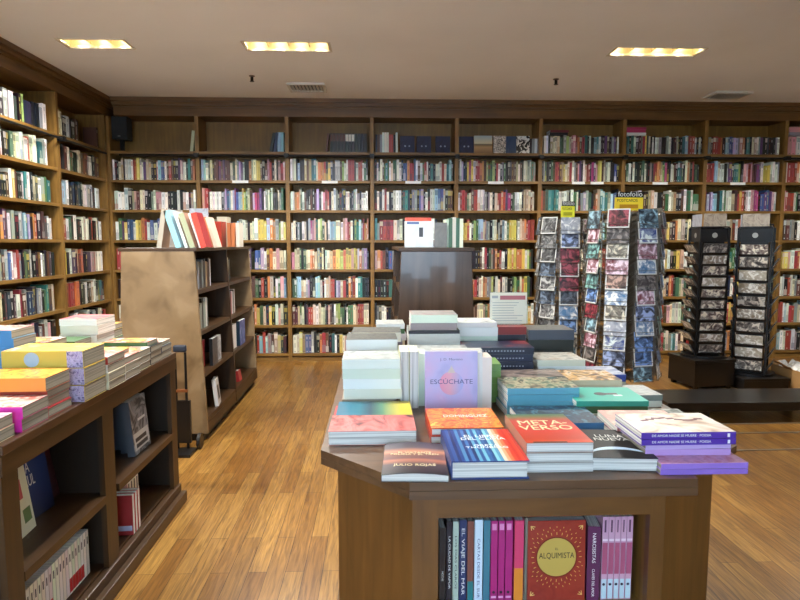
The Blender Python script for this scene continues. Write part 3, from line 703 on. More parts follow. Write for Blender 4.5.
# books on the aisle side of the first stand
GA = 'books in the aisle side of the pale-ended stand'
cellY = {'n': (4.37, 5.23), 'f': (5.28, 6.13)}
zt = [1.11, .81, .50, .17]
def arow(cell, r, string, dep=.13, start=.1):
    y0 = cellY[cell][0] + start; x = -1.555 + (.318 - .063 * zt[r] / 1.41) - .03
    wh = '%s shelf, %s column of the pale-ended stand' % (ORD[r], 'near' if cell == 'n' else 'far')
    k = 0
    for ch in string:
        w = random.uniform(.026, .042)
        if ch == '_': y0 += .06; continue
        h = random.uniform(.19, .225)
        o = astand(dep, h, w - .001, y0 + w / 2, x - .01, zt[r], ch, '%s book, %s on the %s' % (NAMES[ch], ORD[k], wh), face=False, group=GA)
        y0 += w; k += 1
arow('n', 0, 'akkakdhukw', start=.12); arow('f', 0, 'whckk', start=.03)
arow('n', 1, 'akaawd', start=.12); arow('f', 1, 'ukrwauw', start=.08)
arow('n', 3, '', start=.1)
astand(.15, .21, .025, 4.72, -1.30, .50, 'k', 'black book shown face out beside a red one in the pale-ended stand', top=artmat('dark_cover', [(30, 28, 30), (84, 84, 90)], 12), group=GA)
astand(.13, .21, .025, 4.58, -1.36, .50, 'r', 'red book half hidden in the near column of the pale-ended stand', group=GA)
astand(.15, .20, .03, 4.88, -1.32, .50, 'w', 'white book with dark print beside the black one in the stand', top=artmat('grey_cover', [(90, 90, 96), (210, 210, 210)], 12), group=GA)
astand(.16, .22, .03, 5.42, -1.32, .50, 'w', 'white book at the near side of the far column, third shelf of the stand', group=GA)
astand(.22, .23, .03, 5.66, -1.30, .50, 'n', 'large deep blue picture book shown face out in the stand', top=artmat('night_blue', [(24, 34, 80), (44, 70, 150), (180, 190, 220)], 7), group=GA)
astand(.15, .21, .03, 4.74, -1.285, .17, 'w', 'white book with a dark square picture on the lowest shelf of the stand', rz=8, lean=6, group=GA, top=None)
m = MB(); m.box(-.045, .045, -.06, .05, .0302, .0306, rgb(40, 40, 44)); m.build('cover_picture', PRINT, [o for o in COL.objects if o.get('label', '').startswith('white book with a dark square')][0])
astand(.10, .10, .03, 5.55, -1.30, .17, 'r', 'small red book lying low at the bottom of the far column', lean=10, group=GA)
# books standing on top of the first stand
GT = 'books standing on top of the pale-ended stand'
ztop = 1.4155
def tops(specs, grp):
    for (x, y, W, L, Th, c, lean, rz, lab, kw) in specs: standing(W, L, Th, x, y, ztop, c, lab, grp, rz=rz, lean=lean, **kw)
tops([
 (-1.575, 4.42, .16, .285, .035, 'h', 9, 0, 'tan-spined tall book leaning at the outer end on top of the stand', dict(spine=(176, 166, 150))),
 (-1.435, 4.42, .16, .28, .040, 's', -17, 0, 'pale blue book leaning outward on top of the stand', dict(spine=(150, 200, 210))),
 (-1.385, 4.44, .16, .27, .022, 'w', -17, 0, 'white book leaning against the pale blue one', dict(spine=(214, 226, 222))),
 (-1.335, 4.42, .16, .26, .038, 'h', -17, 0, 'tan and green book leaning beside the white one on the stand', dict(spine=(168, 172, 140))),
 (-1.285, 4.44, .16, .26, .014, 'w', -17, 0, 'thin white book between the tan-green and red ones', {}),
 (-1.255, 4.42, .16, .26, .040, 'r', -15, 0, 'red thick book leaning inward on top of the stand', dict(spine=(206, 70, 50))),
], GT)
standing(.16, .30, .02, -1.66, 4.98, ztop, 'a', 'tall grey picture book face out behind the leaning books', GT, face=True, lean=3, top=artmat('grey_sketch', [(130, 126, 124), (168, 160, 150), (120, 116, 120)], 6))
standing(.15, .32, .02, -1.48, 5.10, ztop, 'l', 'tall lavender-grey picture book face out on the stand', GT, face=True, lean=3, top=artmat('lav_sketch', [(130, 126, 150), (200, 206, 216), (150, 146, 170)], 9))
for k, (x, c, l) in enumerate([(-1.36, 'o', -14), (-1.33, 'o', -14), (-1.30, 'c', -15)]):
    standing(.15, .24, .024, x + .05, 4.72, ztop, c, '%s slim book leaning behind the red thick one, %s of three' % (NAMES[c], ORD[k]), GT, lean=l)
standing(.16, .22, .075, -1.385, 5.30, ztop, 'r', 'bright red block of a book near the middle of the stand top', GT, spine=(216, 74, 50))
standing(.16, .27, .085, -1.40, 5.52, ztop, 'c', 'tall cream book behind the bright red block', GT)
for k, x in enumerate((-1.305, -1.27)): standing(.15, .21, .03, x + .01, 5.34, ztop, 'o', 'orange upright book, %s of the twins on the stand top' % ORD[k], GT)
standing(.15, .21, .03, -1.215, 5.32, ztop, 'w', 'white upright book at the far end of the stand top', GT)
# on the second stand
GT2 = 'books on top of the dark-ended stand'
wp = standing(.215, .195, .03, .315, 4.52, ztop, 'w', 'white square picture book with a small dark figure, face out on the dark-ended stand', GT2, face=True, lean=4, top=artmat('white_cover', [(214, 222, 230), (240, 242, 244)], 6))
m = MB(); m.box(.0, .03, -.02, .05, .0302, .0305, rgb(70, 70, 76)); m.box(-.09, .0, .075, .092, .0302, .0305, rgb(90, 110, 160)); m.build('cover_figure', PRINT, wp)
standing(.20, .225, .03, .315, 4.60, ztop, 'r', 'orange-red book peeping over the white square one', GT2, face=True, lean=4, top=artmat('orange_red', [(206, 60, 40), (230, 110, 80)], 10))
standing(.09, .185, .03, .475, 4.5, ztop, 'a', 'grey slim book standing next to the white square one', GT2, face=True, lean=0, top=artmat('greyc', [(110, 106, 100), (130, 124, 116)], 10))
for k, (c, h) in enumerate(zip('wgwgw', (.21, .22, .225, .22, .215))): standing(.15, h, .026, .535 + k * .027 - .01, 4.5, ztop, c, '%s upright book, %s of five ending the row on the dark-ended stand' % (NAMES[c], ORD[k]), GT2)

# small dark trolley beside the stand
r = empty('hand_trolley', T(-1.36, 4.14, 0), 'small dark folding hand trolley parked beside the pale-ended stand', 'trolley')
m = MB(); m.cyl((-.035, 0, .02), (-.035, 0, .70), .009, 10); m.cyl((.035, 0, .02), (.035, 0, .70), .009, 10); m.cyl((-.035, 0, .35), (.035, 0, .35), .008, 8); m.build('frame', BLACKM, r)
m = MB(); m.box(-.045, .045, -.02, .02, .70, .75); m.build('grip', plain('slate_blue_plastic', rgb(46, 52, 66), .4), r, bevel=.012)
m = MB(); m.box(-.09, .09, -.14, .02, .0, .018); m.build('toe_plate', BLACKM, r)
m = MB(); m.box(-.045, .045, -.012, .012, .42, .44); m.build('strap', plain('orange_strap', rgb(120, 66, 24), .6), r)
for sx in (-1, 1): m = MB(); m.cyl((sx * .092, .05, .055), (sx * .115, .05, .055), .055, 18); m.build('wheel', BLACK, r)
m = MB(); m.box(-.06, .06, -.012, .012, .06, .36); m.build('dark_panel', BLACK, r)

# ------------------------------------------------------------------ central table
TOP = [(-.165, 1.705), (.08, 1.455), (.82, 1.455), (.82, 1.53), (.87, 1.53), (1.07, 1.70), (1.07, 2.72), (.83, 2.97), (.08, 2.97), (-.165, 2.72)]
CT = empty('display_table', T(.45, 2.2, 0), 'large brown wooden eight-sided display table in the middle, with a book shelf in its front', 'display table')
IT = T(-.45, -2.2, 0)
def ct(m, name, mat, bevel=0):
    o = m.build(name, mat, CT, IT, bevel=bevel); return o
m = MB(); m.prism(TOP, .828, TT); ct(m, 'tabletop', W_TOP)
def seg(m, p, q, t, z0, z1, inward=1):
    p, q = Vector(p), Vector(q); d = (q - p).normalized(); n = Vector((-d.y, d.x)) * t * inward
    m.prism([tuple(p), tuple(q), tuple(q + n), tuple(p + n)], z0, z1)
m = MB(); seg(m, (.08, 1.454), (.82, 1.454), .03, .805, .8275); ct(m, 'edge_strip', W_TOP)
m = MB(); seg(m, (-.165, 1.705), (.079, 1.456), .03, .808, .8275); ct(m, 'edge_strip', W_TOP)
m = MB(); seg(m, (-.165, 2.72), (-.165, 1.712), .03, .808, .8275); ct(m, 'edge_strip', W_TOP)
m = MB(); seg(m, (1.068, 1.74), (1.068, 2.72), .03, .808, .8275); ct(m, 'edge_strip', W_TOP)
BD = [(-.115, 1.69), (.09, 1.50), (.76, 1.50), (.995, 1.69), (1.03, 2.70), (.80, 2.92), (.10, 2.92), (-.115, 2.70)]
for i, (p, q) in enumerate(zip(BD, BD[1:] + BD[:1])):
    if i == 1: continue
    m = MB(); seg(m, p, q, .02, .06, .827); ct(m, 'side_panel', W_TAB)
m = MB(); m.prism([(x + (.45 - x) * .08, y + (2.2 - y) * .05) for x, y in BD], 0, .06); ct(m, 'plinth', BLACK)
OX0, OX1, OZ1, OZ0 = .158, .745, .735, .145
m = MB(); m.box(.09, OX0, 1.50, 1.525, .06, .827); ct(m, 'stile', W_TAB)
m = MB(); m.box(.69 + .03, .76, 1.50, 1.525, .06, .827); ct(m, 'stile', W_TAB)
m = MB(); m.box(OX0, .72, 1.50, 1.525, OZ1, .827); ct(m, 'header', wood('walnut_header', rgb(86, 54, 20), rgb(122, 80, 36), 'x', 1, .4))
m = MB(); m.box(OX0, .72, 1.50, 1.525, .06, OZ0); ct(m, 'lower_rail', W_H)
for z in (OZ0, .465):
    m = MB(); m.box(OX0 - .02, .74, 1.526, 1.80, z - .02, z); ct(m, 'shelf', W_H)
for x in (OX0 - .022, .7215):
    m = MB(); m.box(x - .016, x, 1.526, 1.80, OZ0 + .001, .80) if x < .3 else m.box(x + .0, x + .016, 1.526, 1.80, OZ0 + .001, .80); ct(m, 'inner_side', W_V)
m = MB(); m.box(OX0 - .03, .75, 1.801, 1.815, .10, .82); ct(m, 'back_panel', W_BACK)

# books in the front shelf
GF = 'books in the front shelf of the central table'
zf = .4655
def fbook(px0, px1, h, c, lab, **kw):
    x0 = .167 + (px0 - 440) * .002744; x1 = .167 + (px1 - 440) * .002744
    return standing(.15, h, x1 - x0 - .0008, (x0 + x1) / 2, 1.556, zf, c, lab, GF, **kw)
def spine_text(o, s, size, L, off=0, mat=WHITE_INK, W=.15, th=.02, width=None):
    # reads top to bottom on the spine (local -x face)
    M = Matrix(((0, 0, -1, -W / 2 - .0003), (0, -0, 0, 0), (0, 0, 0, 0), (0, 0, 0, 1)))
    # text x -> local -y, text y -> local +z, normal -> local -x
    M = Matrix(((0, 0, -1, -W / 2 - .0002), (-1, 0, 0, off), (0, 1, 0, th / 2), (0, 0, 0, 1)))
    return text('spine_title', s, size, M, mat, o, width)
INK = [WHITE_INK, BLACK_INK]
b = fbook(440, 446.5, .215, (44, 34, 32), 'dark brown book first on the front shelf of the table'); spine_text(b, 'NOCHE', .008, 0, -.03, th=.017)
b = fbook(447, 452.8, .232, 'k', 'black slim book second on the front shelf'); spine_text(b, 'LA CIUDAD DE VAPOR', .008, 0, 0, th=.016, width=.15)
b = fbook(453.3, 459.3, .232, (176, 190, 176), 'sage green slim book on the front shelf'); spine_text(b, 'LOS DIAS CLAROS', .008, 0, 0, BLACK_INK, th=.016, width=.15)
b = fbook(459.8, 467.3, .236, (36, 48, 92), 'navy book with white spine lettering on the front shelf'); spine_text(b, 'EL VIAJE DEL MAR', .012, 0, 0, th=.02, width=.19)
b = fbook(467.8, 474.3, .232, (124, 72, 62), 'brown-spined book with a teal foot on the front shelf')
m = MB(); m.box(-.0756, -.0751, -.116, -.055, .001, .0165, rgb(40, 120, 124)); m.build('spine_band', PRINT, b)
b = fbook(475, 483.3, .236, (206, 222, 236), 'pale blue-white book on the front shelf'); spine_text(b, 'CARTAS DESDE EL SUR', .010, 0, -.02, plain('blue_ink', rgb(60, 80, 130)), th=.022, width=.17)
b = fbook(484, 490.8, .234, (64, 120, 140), 'teal-blue slim book next to the magenta three')
for k, (a, c) in enumerate(((491.3, 498.2), (498.8, 505.4), (506, 513.4))):
    b = fbook(a, c, .232, (172, 36, 116), 'magenta book, %s of three alike on the front shelf' % ORD[k])
    m = MB(); m.box(-.0756, -.0751, -.105, -.099, .002, (c - a) * .002744 - .003, rgb(240, 190, 220)); m.cyl((-.0756, -.088, .009), (-.0751, -.088, .009), .004, 12, col=rgb(30, 20, 30)); m.box(-.0756, -.0751, .09, .108, .003, .015, rgb(226, 150, 196)); m.build('spine_print', PRINT, b)
b = fbook(515, 524.5, .232, (214, 66, 110), 'pink book fading to orange on the front shelf')
m = MB(); m.box(-.0756, -.0751, -.116, -.02, .0, .0245, rgb(226, 140, 50)); m.build('spine_band', PRINT, b)
b = fbook(525.3, 528.3, .238, (120, 112, 100), 'very thin grey-brown book beside the red face-out one')
# face-out red book with a yellow disc
RED = artmat('alq_red', [(142, 42, 34), (160, 56, 42)], 20)
al = standing(.160, .226, .030, .491, 1.585, zf, (176, 48, 40), 'red book reading ALQUIMISTA in a yellow disc, face out on the front shelf', GF, face=True, lean=2, top=RED)
zc = .0302
m = MB(); m.cyl((0, .01, zc), (0, .01, zc + .0003), .058, 40, col=rgb(120, 40, 20)); m.cyl((0, .01, zc + .0003), (0, .01, zc + .0006), .054, 40, col=rgb(196, 166, 82))
for k in range(28):
    t = 2 * PI * k / 28
    for r0, r1 in ((.063, .070), (.074, .078), (.083, .087)):
        if abs(math.cos(t)) * r1 > .072 or abs(math.sin(t) * r1 + .01) > .102: continue
        m.box(r0, r1, -.0008, .0008, 0, .0004, rgb(232, 190, 96), T(0, .01, zc) @ RZ(math.degrees(t) + (6 if r0 == .074 else 0)))
for sx in (-1, 1):
    for sy, y in ((1, .098), (-1, -.098)):
        for a in (45, 80, 10): m.box(0, .012, -.001, .001, 0, .0004, rgb(236, 206, 120), T(sx * .072, y, zc) @ RZ(180 + a if (sx > 0 and sy > 0) else (-a if (sx < 0 and sy > 0) else (a if sx < 0 else 180 - a))))
m.build('cover_ornament', PRINT, al)
text('title', 'ALQUIMISTA', .02, T(0, .014, zc + .0007), BLACK_INK, al, .098, 1.15)
text('title', 'EL', .009, T(0, .033, zc + .0007), BLACK_INK, al)
pw = book(.16, .225, .012, T(.49, 1.66, zf) @ RX(-2) @ FACE @ T(0, .1125 + .008, 0), 'white-edged book just showing behind the red ALQUIMISTA book', GF, 's')
b = standing(.15, .213, .034, .592, 1.552, zf, (88, 26, 74), 'plum purple thick book with white spine lettering on the front shelf', GF, rz=-8); spine_text(b, 'NARCISISTAS', .013, 0, .045, th=.034, width=.085); spine_text(b, 'CLAVES DEL AMOR', .010, 0, -.055, th=.034, width=.08)
x = 603.5
for k, w in enumerate((6.2, 6.0, 5.6, 5.6, 6.2)):
    b = fbook(x, x + w, .238, (206, 160, 186), 'pink and white patterned paperback, %s of five alike at the end of the front shelf' % ORD[k]); x += w + .35
    t = w * .002744 - .002
    m = MB(); m.box(-.0756, -.0751, -.045, .045, .001, t, rgb(172, 84, 116)); m.box(-.0756, -.0751, -.116, -.06, .001, t, rgb(190, 214, 224)); m.box(-.0758, -.0752, .05, .056, .001, t, rgb(236, 214, 226)); m.cyl((-.0758, -.075, t / 2), (-.0752, -.075, t / 2), .004, 10, col=rgb(30, 30, 60)); m.box(-.0758, -.0752, .075, .11, .005, t - .005, rgb(90, 50, 80)); m.build('spine_print', PRINT, b)

# ------------------------------------------------------------------ books on the central table
GM = 'books on the central table'
PG = PAPER
# 1 paperback with a slightly lifted cover
jm = rampx('dusk_cover', [(0, (36, 30, 36)), (.28, (84, 66, 70)), (.40, (190, 120, 96)), (.46, (120, 84, 84)), (.60, (150, 100, 88)), (.68, (206, 140, 110)), (.8, (96, 84, 92)), (1, (58, 54, 70))], 1, -.12, .12)
def curled_book():
    W, L, Th = .168, .235, .017
    rM = T(.100, 1.575, TT + .0004) @ RZ(-3)
    n = 14; mb = MB()
    def top(u): return Th + .006 * math.sin(PI * u)
    for i in range(n):
        u0, u1 = i / n, (i + 1) / n; xa, xb = -W / 2 + W * u0, -W / 2 + W * u1
        za, zb = top(u0), top(u1)
        i0 = len(mb.v)
        mb.v += [(xa, -L / 2, za), (xb, -L / 2, zb), (xb, L / 2, zb), (xa, L / 2, za), (xa, -L / 2, za + .0012), (xb, -L / 2, zb + .0012), (xb, L / 2, zb + .0012), (xa, L / 2, za + .0012)]
        for k, q in enumerate(((3, 2, 1, 0), (4, 5, 6, 7), (0, 1, 5, 4), (2, 3, 7, 6))): mb.f.append(tuple(i0 + j for j in q)); mb.c.append(rgb(60, 50, 54)); mb.m.append(1 if k == 1 else 0)
    mb.box(-W / 2, W / 2, -L / 2, L / 2, 0, .0012, rgb(50, 44, 48)); mb.box(-W / 2 - .001, -W / 2, -L / 2, L / 2, 0, Th + .001, rgb(50, 44, 48))
    o = mb.build('book', [PRINT, jm]); o.matrix_world = rM
    tag(o, 'thin paperback with a dusky brown and orange cover at the table\'s front corner', 'book', GM)
    pb = MB()
    for i in range(n):
        u0, u1 = i / n, (i + 1) / n; xa, xb = -W / 2 + W * u0, -W / 2 + W * u1; i0 = len(pb.v)
        e = .0025
        pb.v += [(xa, -L / 2 + e, .0013), (xb, -L / 2 + e, .0013), (xb, L / 2 - e, .0013), (xa, L / 2 - e, .0013), (xa, -L / 2 + e, top(u0)), (xb, -L / 2 + e, top(u1)), (xb, L / 2 - e, top(u1)), (xa, L / 2 - e, top(u0))]
        for q in ((0, 1, 5, 4), (2, 3, 7, 6), (4, 5, 6, 7)): pb.f.append(tuple(i0 + j for j in q)); pb.c.append((1, 1, 1, 1)); pb.m.append(0)
        if i == n - 1: pb.f.append(tuple(i0 + j for j in (1, 2, 6, 5))); pb.c.append((1, 1, 1, 1)); pb.m.append(0)
    pb.build('pages', PAPER, o)
    zc = Th + .0085
    text('title', 'EL VISITANTE\nPOLICIA Y EL TREN', .02, T(0, .02, zc), CREAM_INK, o, .13, .8)
    text('author', 'JULIO ROJAS', .02, T(0, -.065, zc), CREAM_INK, o, .11)
curled_book()
NB[0] += 1
# 2 climate book
st = []; cols = [(34, 58, 120), (50, 84, 150), (28, 46, 100), (40, 70, 136), (74, 130, 180), (34, 60, 124), (60, 110, 170), (30, 54, 112), (90, 160, 196), (44, 84, 150), (110, 180, 206), (50, 100, 160), (36, 80, 140), (130, 196, 214), (80, 150, 186), (230, 210, 190), (236, 170, 130), (240, 120, 80), (226, 70, 50), (206, 50, 40), (222, 64, 40), (190, 40, 34)]
for i, c in enumerate(cols): st.append((i / len(cols), c))
STR = rampx('stripe_cover', st, 0, -.1, .1, 'CONSTANT')
b = book(.200, .262, .048, T(.287, 1.6, TT + .0004) @ RZ(0), 'thick hardback with blue to red climate stripes, EL LIBRO DEL CLIMA, at the table front', GM, (34, 58, 120), top=STR, hard=True)
text('title', 'EL LIBRO\nDEL CLIMA', .034, T(.01, .055, .0482), WHITE_INK, b, .125, .8)
text('author', 'GRETA\nTHUNBERG', .026, T(.01, -.02, .0482), WHITE_INK, b, .115, .75)
# 3 orange book behind it, on another
ORB = artmat('orange_pattern', [(190, 54, 30), (222, 90, 40), (240, 160, 60), (214, 76, 36), (244, 196, 90)], 20, 2, 'EASE')
pile(.27, 1.855, TT, [(.22, .215, .022, 'r', dict(a=0)), (.22, .215, .025, (206, 70, 40), dict(a=0, top=ORB, hard=True, spine=(226, 84, 50), label='orange and yellow patterned hardback lying behind the striped climate book'))], 'the orange pile behind the striped book', GM, jit=.001)
ob = [o for o in COL.objects if o.get('label', '').startswith('orange and yellow patterned')][0]
text('title', 'DOMINGUEZ', .036, T(.01, .015, .0254), WHITE_INK, ob, .14)
# 4 metaverso pile
MET = rampx('metaverse_cover', [(0, (214, 80, 40)), (.12, (190, 60, 34)), (.4, (206, 66, 52)), (.75, (190, 76, 66)), (.9, (120, 120, 84)), (1, (70, 110, 90))], 1, -.13, .13)
ML_, _ = pile(.478, 1.640, TT, [(.178, .262, .026, (150, 146, 138), dict(spine=(110, 116, 92), cn='marbled', a=.4)), (.178, .262, .026, (156, 146, 138), dict(spine=(130, 96, 80), cn='marbled red', a=-.4)), (.178, .262, .027, (150, 110, 90), dict(a=0, top=MET, label='red-orange book reading METAVERSO, topmost of its pile of three'))], 'the METAVERSO pile', GM, jit=.001)
text('title', 'META-\nVERSO', .062, T(-.0, .02, .0272), CREAM_INK, ML_[2], .15, .9)
m = MB(); m.box(-.07, .02, -.131, -.122, .0271, .0274, rgb(90, 40, 20)); m.build('cover_mark', PRINT, ML_[2])
# 5 black book
BLK = artmat('black_cover', [(12, 12, 14), (26, 25, 26)], 6, rough=.55)
bb = book(.178, .245, .035, T(.660, 1.633, TT + .0004) @ RZ(-5), 'black paperback with silver lettering and a pale crescent, beside the METAVERSO pile', GM, 'k', top=BLK)
text('title', 'LUNA\nNUEVA', .042, T(.012, .045, .0352) , plain('silver_ink', rgb(196, 196, 190), .4), bb, .10, .8)
m = MB()
for k in range(18):
    t0, t1 = PI * (.12 + .76 * k / 18), PI * (.12 + .76 * (k + 1) / 18)
    q = lambda t, r, yy: (math.cos(t) * .082, math.sin(t) * r + yy, .0353)
    m.quad([q(t0, .05, -.105), q(t1, .05, -.105), q(t1, .075, -.108), q(t0, .075, -.108)][::1], rgb(176, 200, 222))
m.build('cover_crescent', PRINT, bb)
# 6 purple spined pile at the corner
PCV = artmat('rose_cream_cover', [(120, 60, 50), (226, 200, 176), (244, 232, 222), (246, 236, 228)], 9, 1.2)
PCV2 = artmat('pink_rock_cover', [(196, 110, 130), (216, 160, 190), (180, 120, 160)], 20)
MT = Matrix(((0, 0, -1, 0), (-1, 0, 0, 0), (0, 1, 0, 0), (0, 0, 0, 1)))
lo, z1 = pile(.850, 1.563, TT, [(.165, .232, .0145, (150, 120, 190), dict(spine=(142, 108, 200), a=0)), (.165, .232, .0145, (150, 120, 190), dict(spine=(150, 116, 206), a=.6, top=PCV2, pages=PAPER2))], 'the lowest purple pair jutting over the table corner', GM, rz=90, jit=.001, pages=PAPER2)
m_, z2 = pile(.835, 1.62, z1, [(.16, .232, .017, (190, 150, 210), dict(a=-1)), (.16, .236, .016, (196, 170, 220), dict(a=1, top=PCV2))], 'the lavender pair in the corner pile', GM, rz=90, jit=.002, pages=PAPER2)
hi, z3 = pile(.828, 1.612, z2, [(.178, .256, .0165, (84, 52, 160), dict(spine=(84, 52, 160), a=0)), (.178, .256, .0175, (84, 52, 160), dict(spine=(84, 52, 160), a=0, top=PCV, label='cream and rose-covered book with a purple spine, topmost of the corner pile'))], 'the purple-spined corner pile', GM, rz=90, jit=.001)
bm_ = MB()
for k in range(9): bm_.box(-.006, .006, -.010, .013, .0176, .0179, rgb(110, 44, 44), T(.03 - .012 * math.sin(k * .9), -.09 + k * .02, 0) @ RZ(20 * math.sin(k * 1.7)))
bm_.build('cover_branch', PRINT, hi[1])
for o in hi:
    M = Matrix(((0, 0, -1, -.0893), (-1, 0, 0, .02), (0, 1, 0, .0085), (0, 0, 0, 1)))
    text('spine_title', 'DE AMOR NADIE SE MUERE · POESIA', .009, M, WHITE_INK, o, .16)
    m = MB(); m.box(-.0894, -.0892, -.112, -.105, .003, .013, rgb(240, 240, 240)); m.build('spine_mark', PRINT, o)
# 7 to 10 left front corner
RV = artmat('salmon_cover', [(70, 26, 26), (190, 90, 86), (220, 130, 124), (200, 90, 90)], 7, 1.5, stretch=(1, 2.2, 1))
pile(-.015, 1.825, TT, [(.165, .262, .043, (222, 150, 140), dict(a=0, top=RV, label='salmon pink-covered thick book at the side front of the central table'))], '', GM, rz=-90, jit=0)
pile(-.01, 1.998, TT, [(.17, .25, .012, 'w', dict(a=0)), (.17, .25, .014, 'r', dict(a=0, dx=-.012)), (.17, .25, .014, 'y', dict(a=0, top=rampx('yellow_teal_cover', [(0, (40, 110, 140)), (.3, (50, 120, 140)), (.45, (40, 60, 80)), (.6, (90, 140, 110)), (.85, (214, 196, 60)), (1, (220, 200, 70))], 1, -.125, .125)))], 'the thin pile behind the salmon pink book', GM, rz=-90, jit=.001)
GREYC = artmat('grey_cover_b', [(150, 152, 150), (190, 192, 188), (120, 120, 120)], 12)
DKC = artmat('dark_grey_photo', [(60, 60, 58), (120, 120, 114), (84, 84, 80)], 16)
pile(-.020, 2.185, TT, [(.165, .19, .022, 'w', dict(dx=-.012)), (.165, .19, .022, 'a', dict(dx=-.012)), (.17, .205, .036, 'w'), (.17, .205, .036, 'w'), (.17, .205, .036, 'w'), (.17, .205, .034, 'w', dict(dx=-.004, top=GREYC))], 'the tall white-paged stack by the table\'s aisle edge', GM, rz=90, jit=.002)
pile(-.02, 2.40, TT, [(.17, .205, .045, 'w'), (.17, .205, .045, 'w'), (.17, .205, .045, 'w'), (.17, .205, .045, 'w', dict(top=DKC)), (.17, .200, .042, 'a', dict(spine=(226, 226, 220), top=DKC))], 'the stack behind the tall white-paged one', GM, rz=90, jit=.003)
pile(-.0, 2.62, TT, [(.17, .21, .045, 'w'), (.17, .21, .045, 'w'), (.17, .21, .045, 'w'), (.17, .21, .042, 'a'), (.17, .21, .04, 'w', dict(top=DKC))], 'the third white stack along the aisle edge', GM, rz=90, jit=.003)
pile(.06, 2.82, TT, [(.16, .14, .05, 'w'), (.16, .14, .05, 'w'), (.16, .14, .05, 'c'), (.16, .14, .03, 'w'), (.16, .13, .022, 'g'), (.16, .13, .022, 'w', dict(top=GREYC))], 'the small far aisle-corner stack', GM, rz=90, jit=.003)
# upright white pair
for k in range(2):
    book(.14, .21, .033, T(.098 + k * .035, 2.13, TT + .0005) @ RZ(180) @ T(0, -.07, 0) @ SPINE @ T(0, .105, -.0165), 'white book standing upright with its pages out, %s' % ['nearer the aisle', 'next to the pale stack'][k], GM, 'c')
pile(.170 - .012, 2.215, TT, [(.10, .04, .195, 'w', dict(a=0, label='pale upright block of pages beside the lilac face-out book'))], '', GM, rz=90, jit=0)
# escuchate
ES = artmat('lilac_cover', [(150, 152, 206), (186, 176, 220), (204, 170, 212), (226, 222, 234)], 4.5, .6)
es = standing(.186, .217, .022, .262, 2.095, TT + .001, (190, 170, 226), 'lilac book reading ESCUCHATE with a soft round emblem, standing face out', GM, face=True, lean=3, top=ES)
zc = .0222
m = MB(); m.cyl((0, -.005, zc), (0, -.005, zc + .0003), .042, 36); eb = m.build('cover_emblem', rampx('peach_blue_disc', [(0, (226, 140, 170)), (.45, (222, 160, 180)), (1, (150, 170, 226))], 0, -.045, .045), es)
m = MB(); m.quad([(-.014, .032, zc + .0004), (.014, .032, zc + .0004), (0, .058, zc + .0004)], rgb(206, 190, 180)); m.build('cover_flame', PRINT, es)
text('title', 'ESCÚCHATE', .026, T(0, .0, zc + .0005), plain('slate_ink', rgb(84, 84, 130)), es, .15, .9)
text('author', 'J. D. Moreno', .012, T(0, .08, zc + .0003), plain('slate_ink', rgb(84, 84, 130)), es, .08)
for k in range(3):
    standing(.186, .205, .035, .275 + .006 * k + .01, 2.14 + k * .038, TT + .001, 'w', 'white book standing %s behind the lilac face-out one' % ['directly', 'second', 'third'][k], GM, face=True, lean=3)
pile(.395 + .0, 2.165, TT, [(.10, .035, .19, 'w', dict(a=0, label='upright white block of pages at the other side of the lilac book'))], '', GM, rz=90, jit=0)
# green spined stack
pile(.445 - .005, 2.27, TT, [(.13, .05, .024, (110, 146, 70), dict(cn='green')) for _ in range(6)], 'the narrow green-spined stack', GM, rz=90, jit=.001) 
# teal stack
TL = artmat('teal_photo_cover', [(30, 60, 50), (70, 110, 90), (190, 180, 150), (60, 50, 40), (60, 100, 100)], 18)
pile(.572, 2.10, TT, [(.17, .25, .026, (90, 150, 170), dict(cn='teal', spine=(96, 164, 186))), (.17, .25, .026, (90, 150, 170), dict(cn='teal', spine=(96, 164, 186))), (.17, .25, .024, (90, 150, 170), dict(cn='teal', spine=(96, 164, 186))), (.17, .252, .022, (70, 120, 130), dict(cn='teal', spine=(104, 170, 190), top=TL))], 'the teal-spined stack', GM, rz=90, jit=.002)
TQ = artmat('turquoise_cover', [(50, 170, 150), (60, 180, 160)], 3)
tq, _ = pile(.80, 2.055, TT, [(.19, .24, .024, 'w'), (.19, .24, .024, 'g'), (.195, .245, .018, (50, 160, 140), dict(a=-2, top=TQ, label='flat turquoise book with a small dark figure, beside the teal-spined stack'))], 'the turquoise-topped pile', GM, rz=90, jit=.002)
m = MB(); m.cyl((0, .01, .0182), (0, .01, .0185), .022, 14, col=rgb(60, 40, 50)); m.box(-.012, .012, -.05, -.005, .0182, .0185, rgb(80, 50, 60)); m.box(-.03, -.012, -.06, -.03, .0182, .0185, rgb(210, 230, 226)); m.build('cover_figure', PRINT, tq[2])
# dark blue
DBL = artmat('dark_blue_cover', [(10, 18, 30), (28, 56, 84), (16, 30, 50), (60, 110, 130), (14, 24, 44)], 16, 1.5, rough=.45)
pile(.575, 1.885, TT, [(.20, .25, .022, 'n', dict(a=0)), (.20, .25, .024, (30, 56, 90), dict(a=0, cn='dark blue', top=DBL, spine=(50, 100, 140)))], 'the dark blue pair behind METAVERSO', GM, rz=90, jit=.001)
PK = artmat('pink_green_cover', [(150, 170, 130), (226, 190, 176), (206, 150, 140), (236, 216, 196)], 8, 1.5)
pile(.835, 1.825, TT, [(.19, .22, .022, 'n', dict(a=0)), (.19, .22, .024, 'p', dict(a=-3, top=PK))], 'the pink-green pair behind the corner pile', GM, rz=90, jit=.001)
pile(.99, 1.93, TT, [(.18, .11, .022, 'd', dict(a=-3, top=artmat('dark_floral', [(40, 50, 44), (80, 90, 80), (190, 190, 180)], 20)))], 'the dark floral book at the table edge', GM, rz=90, jit=0)
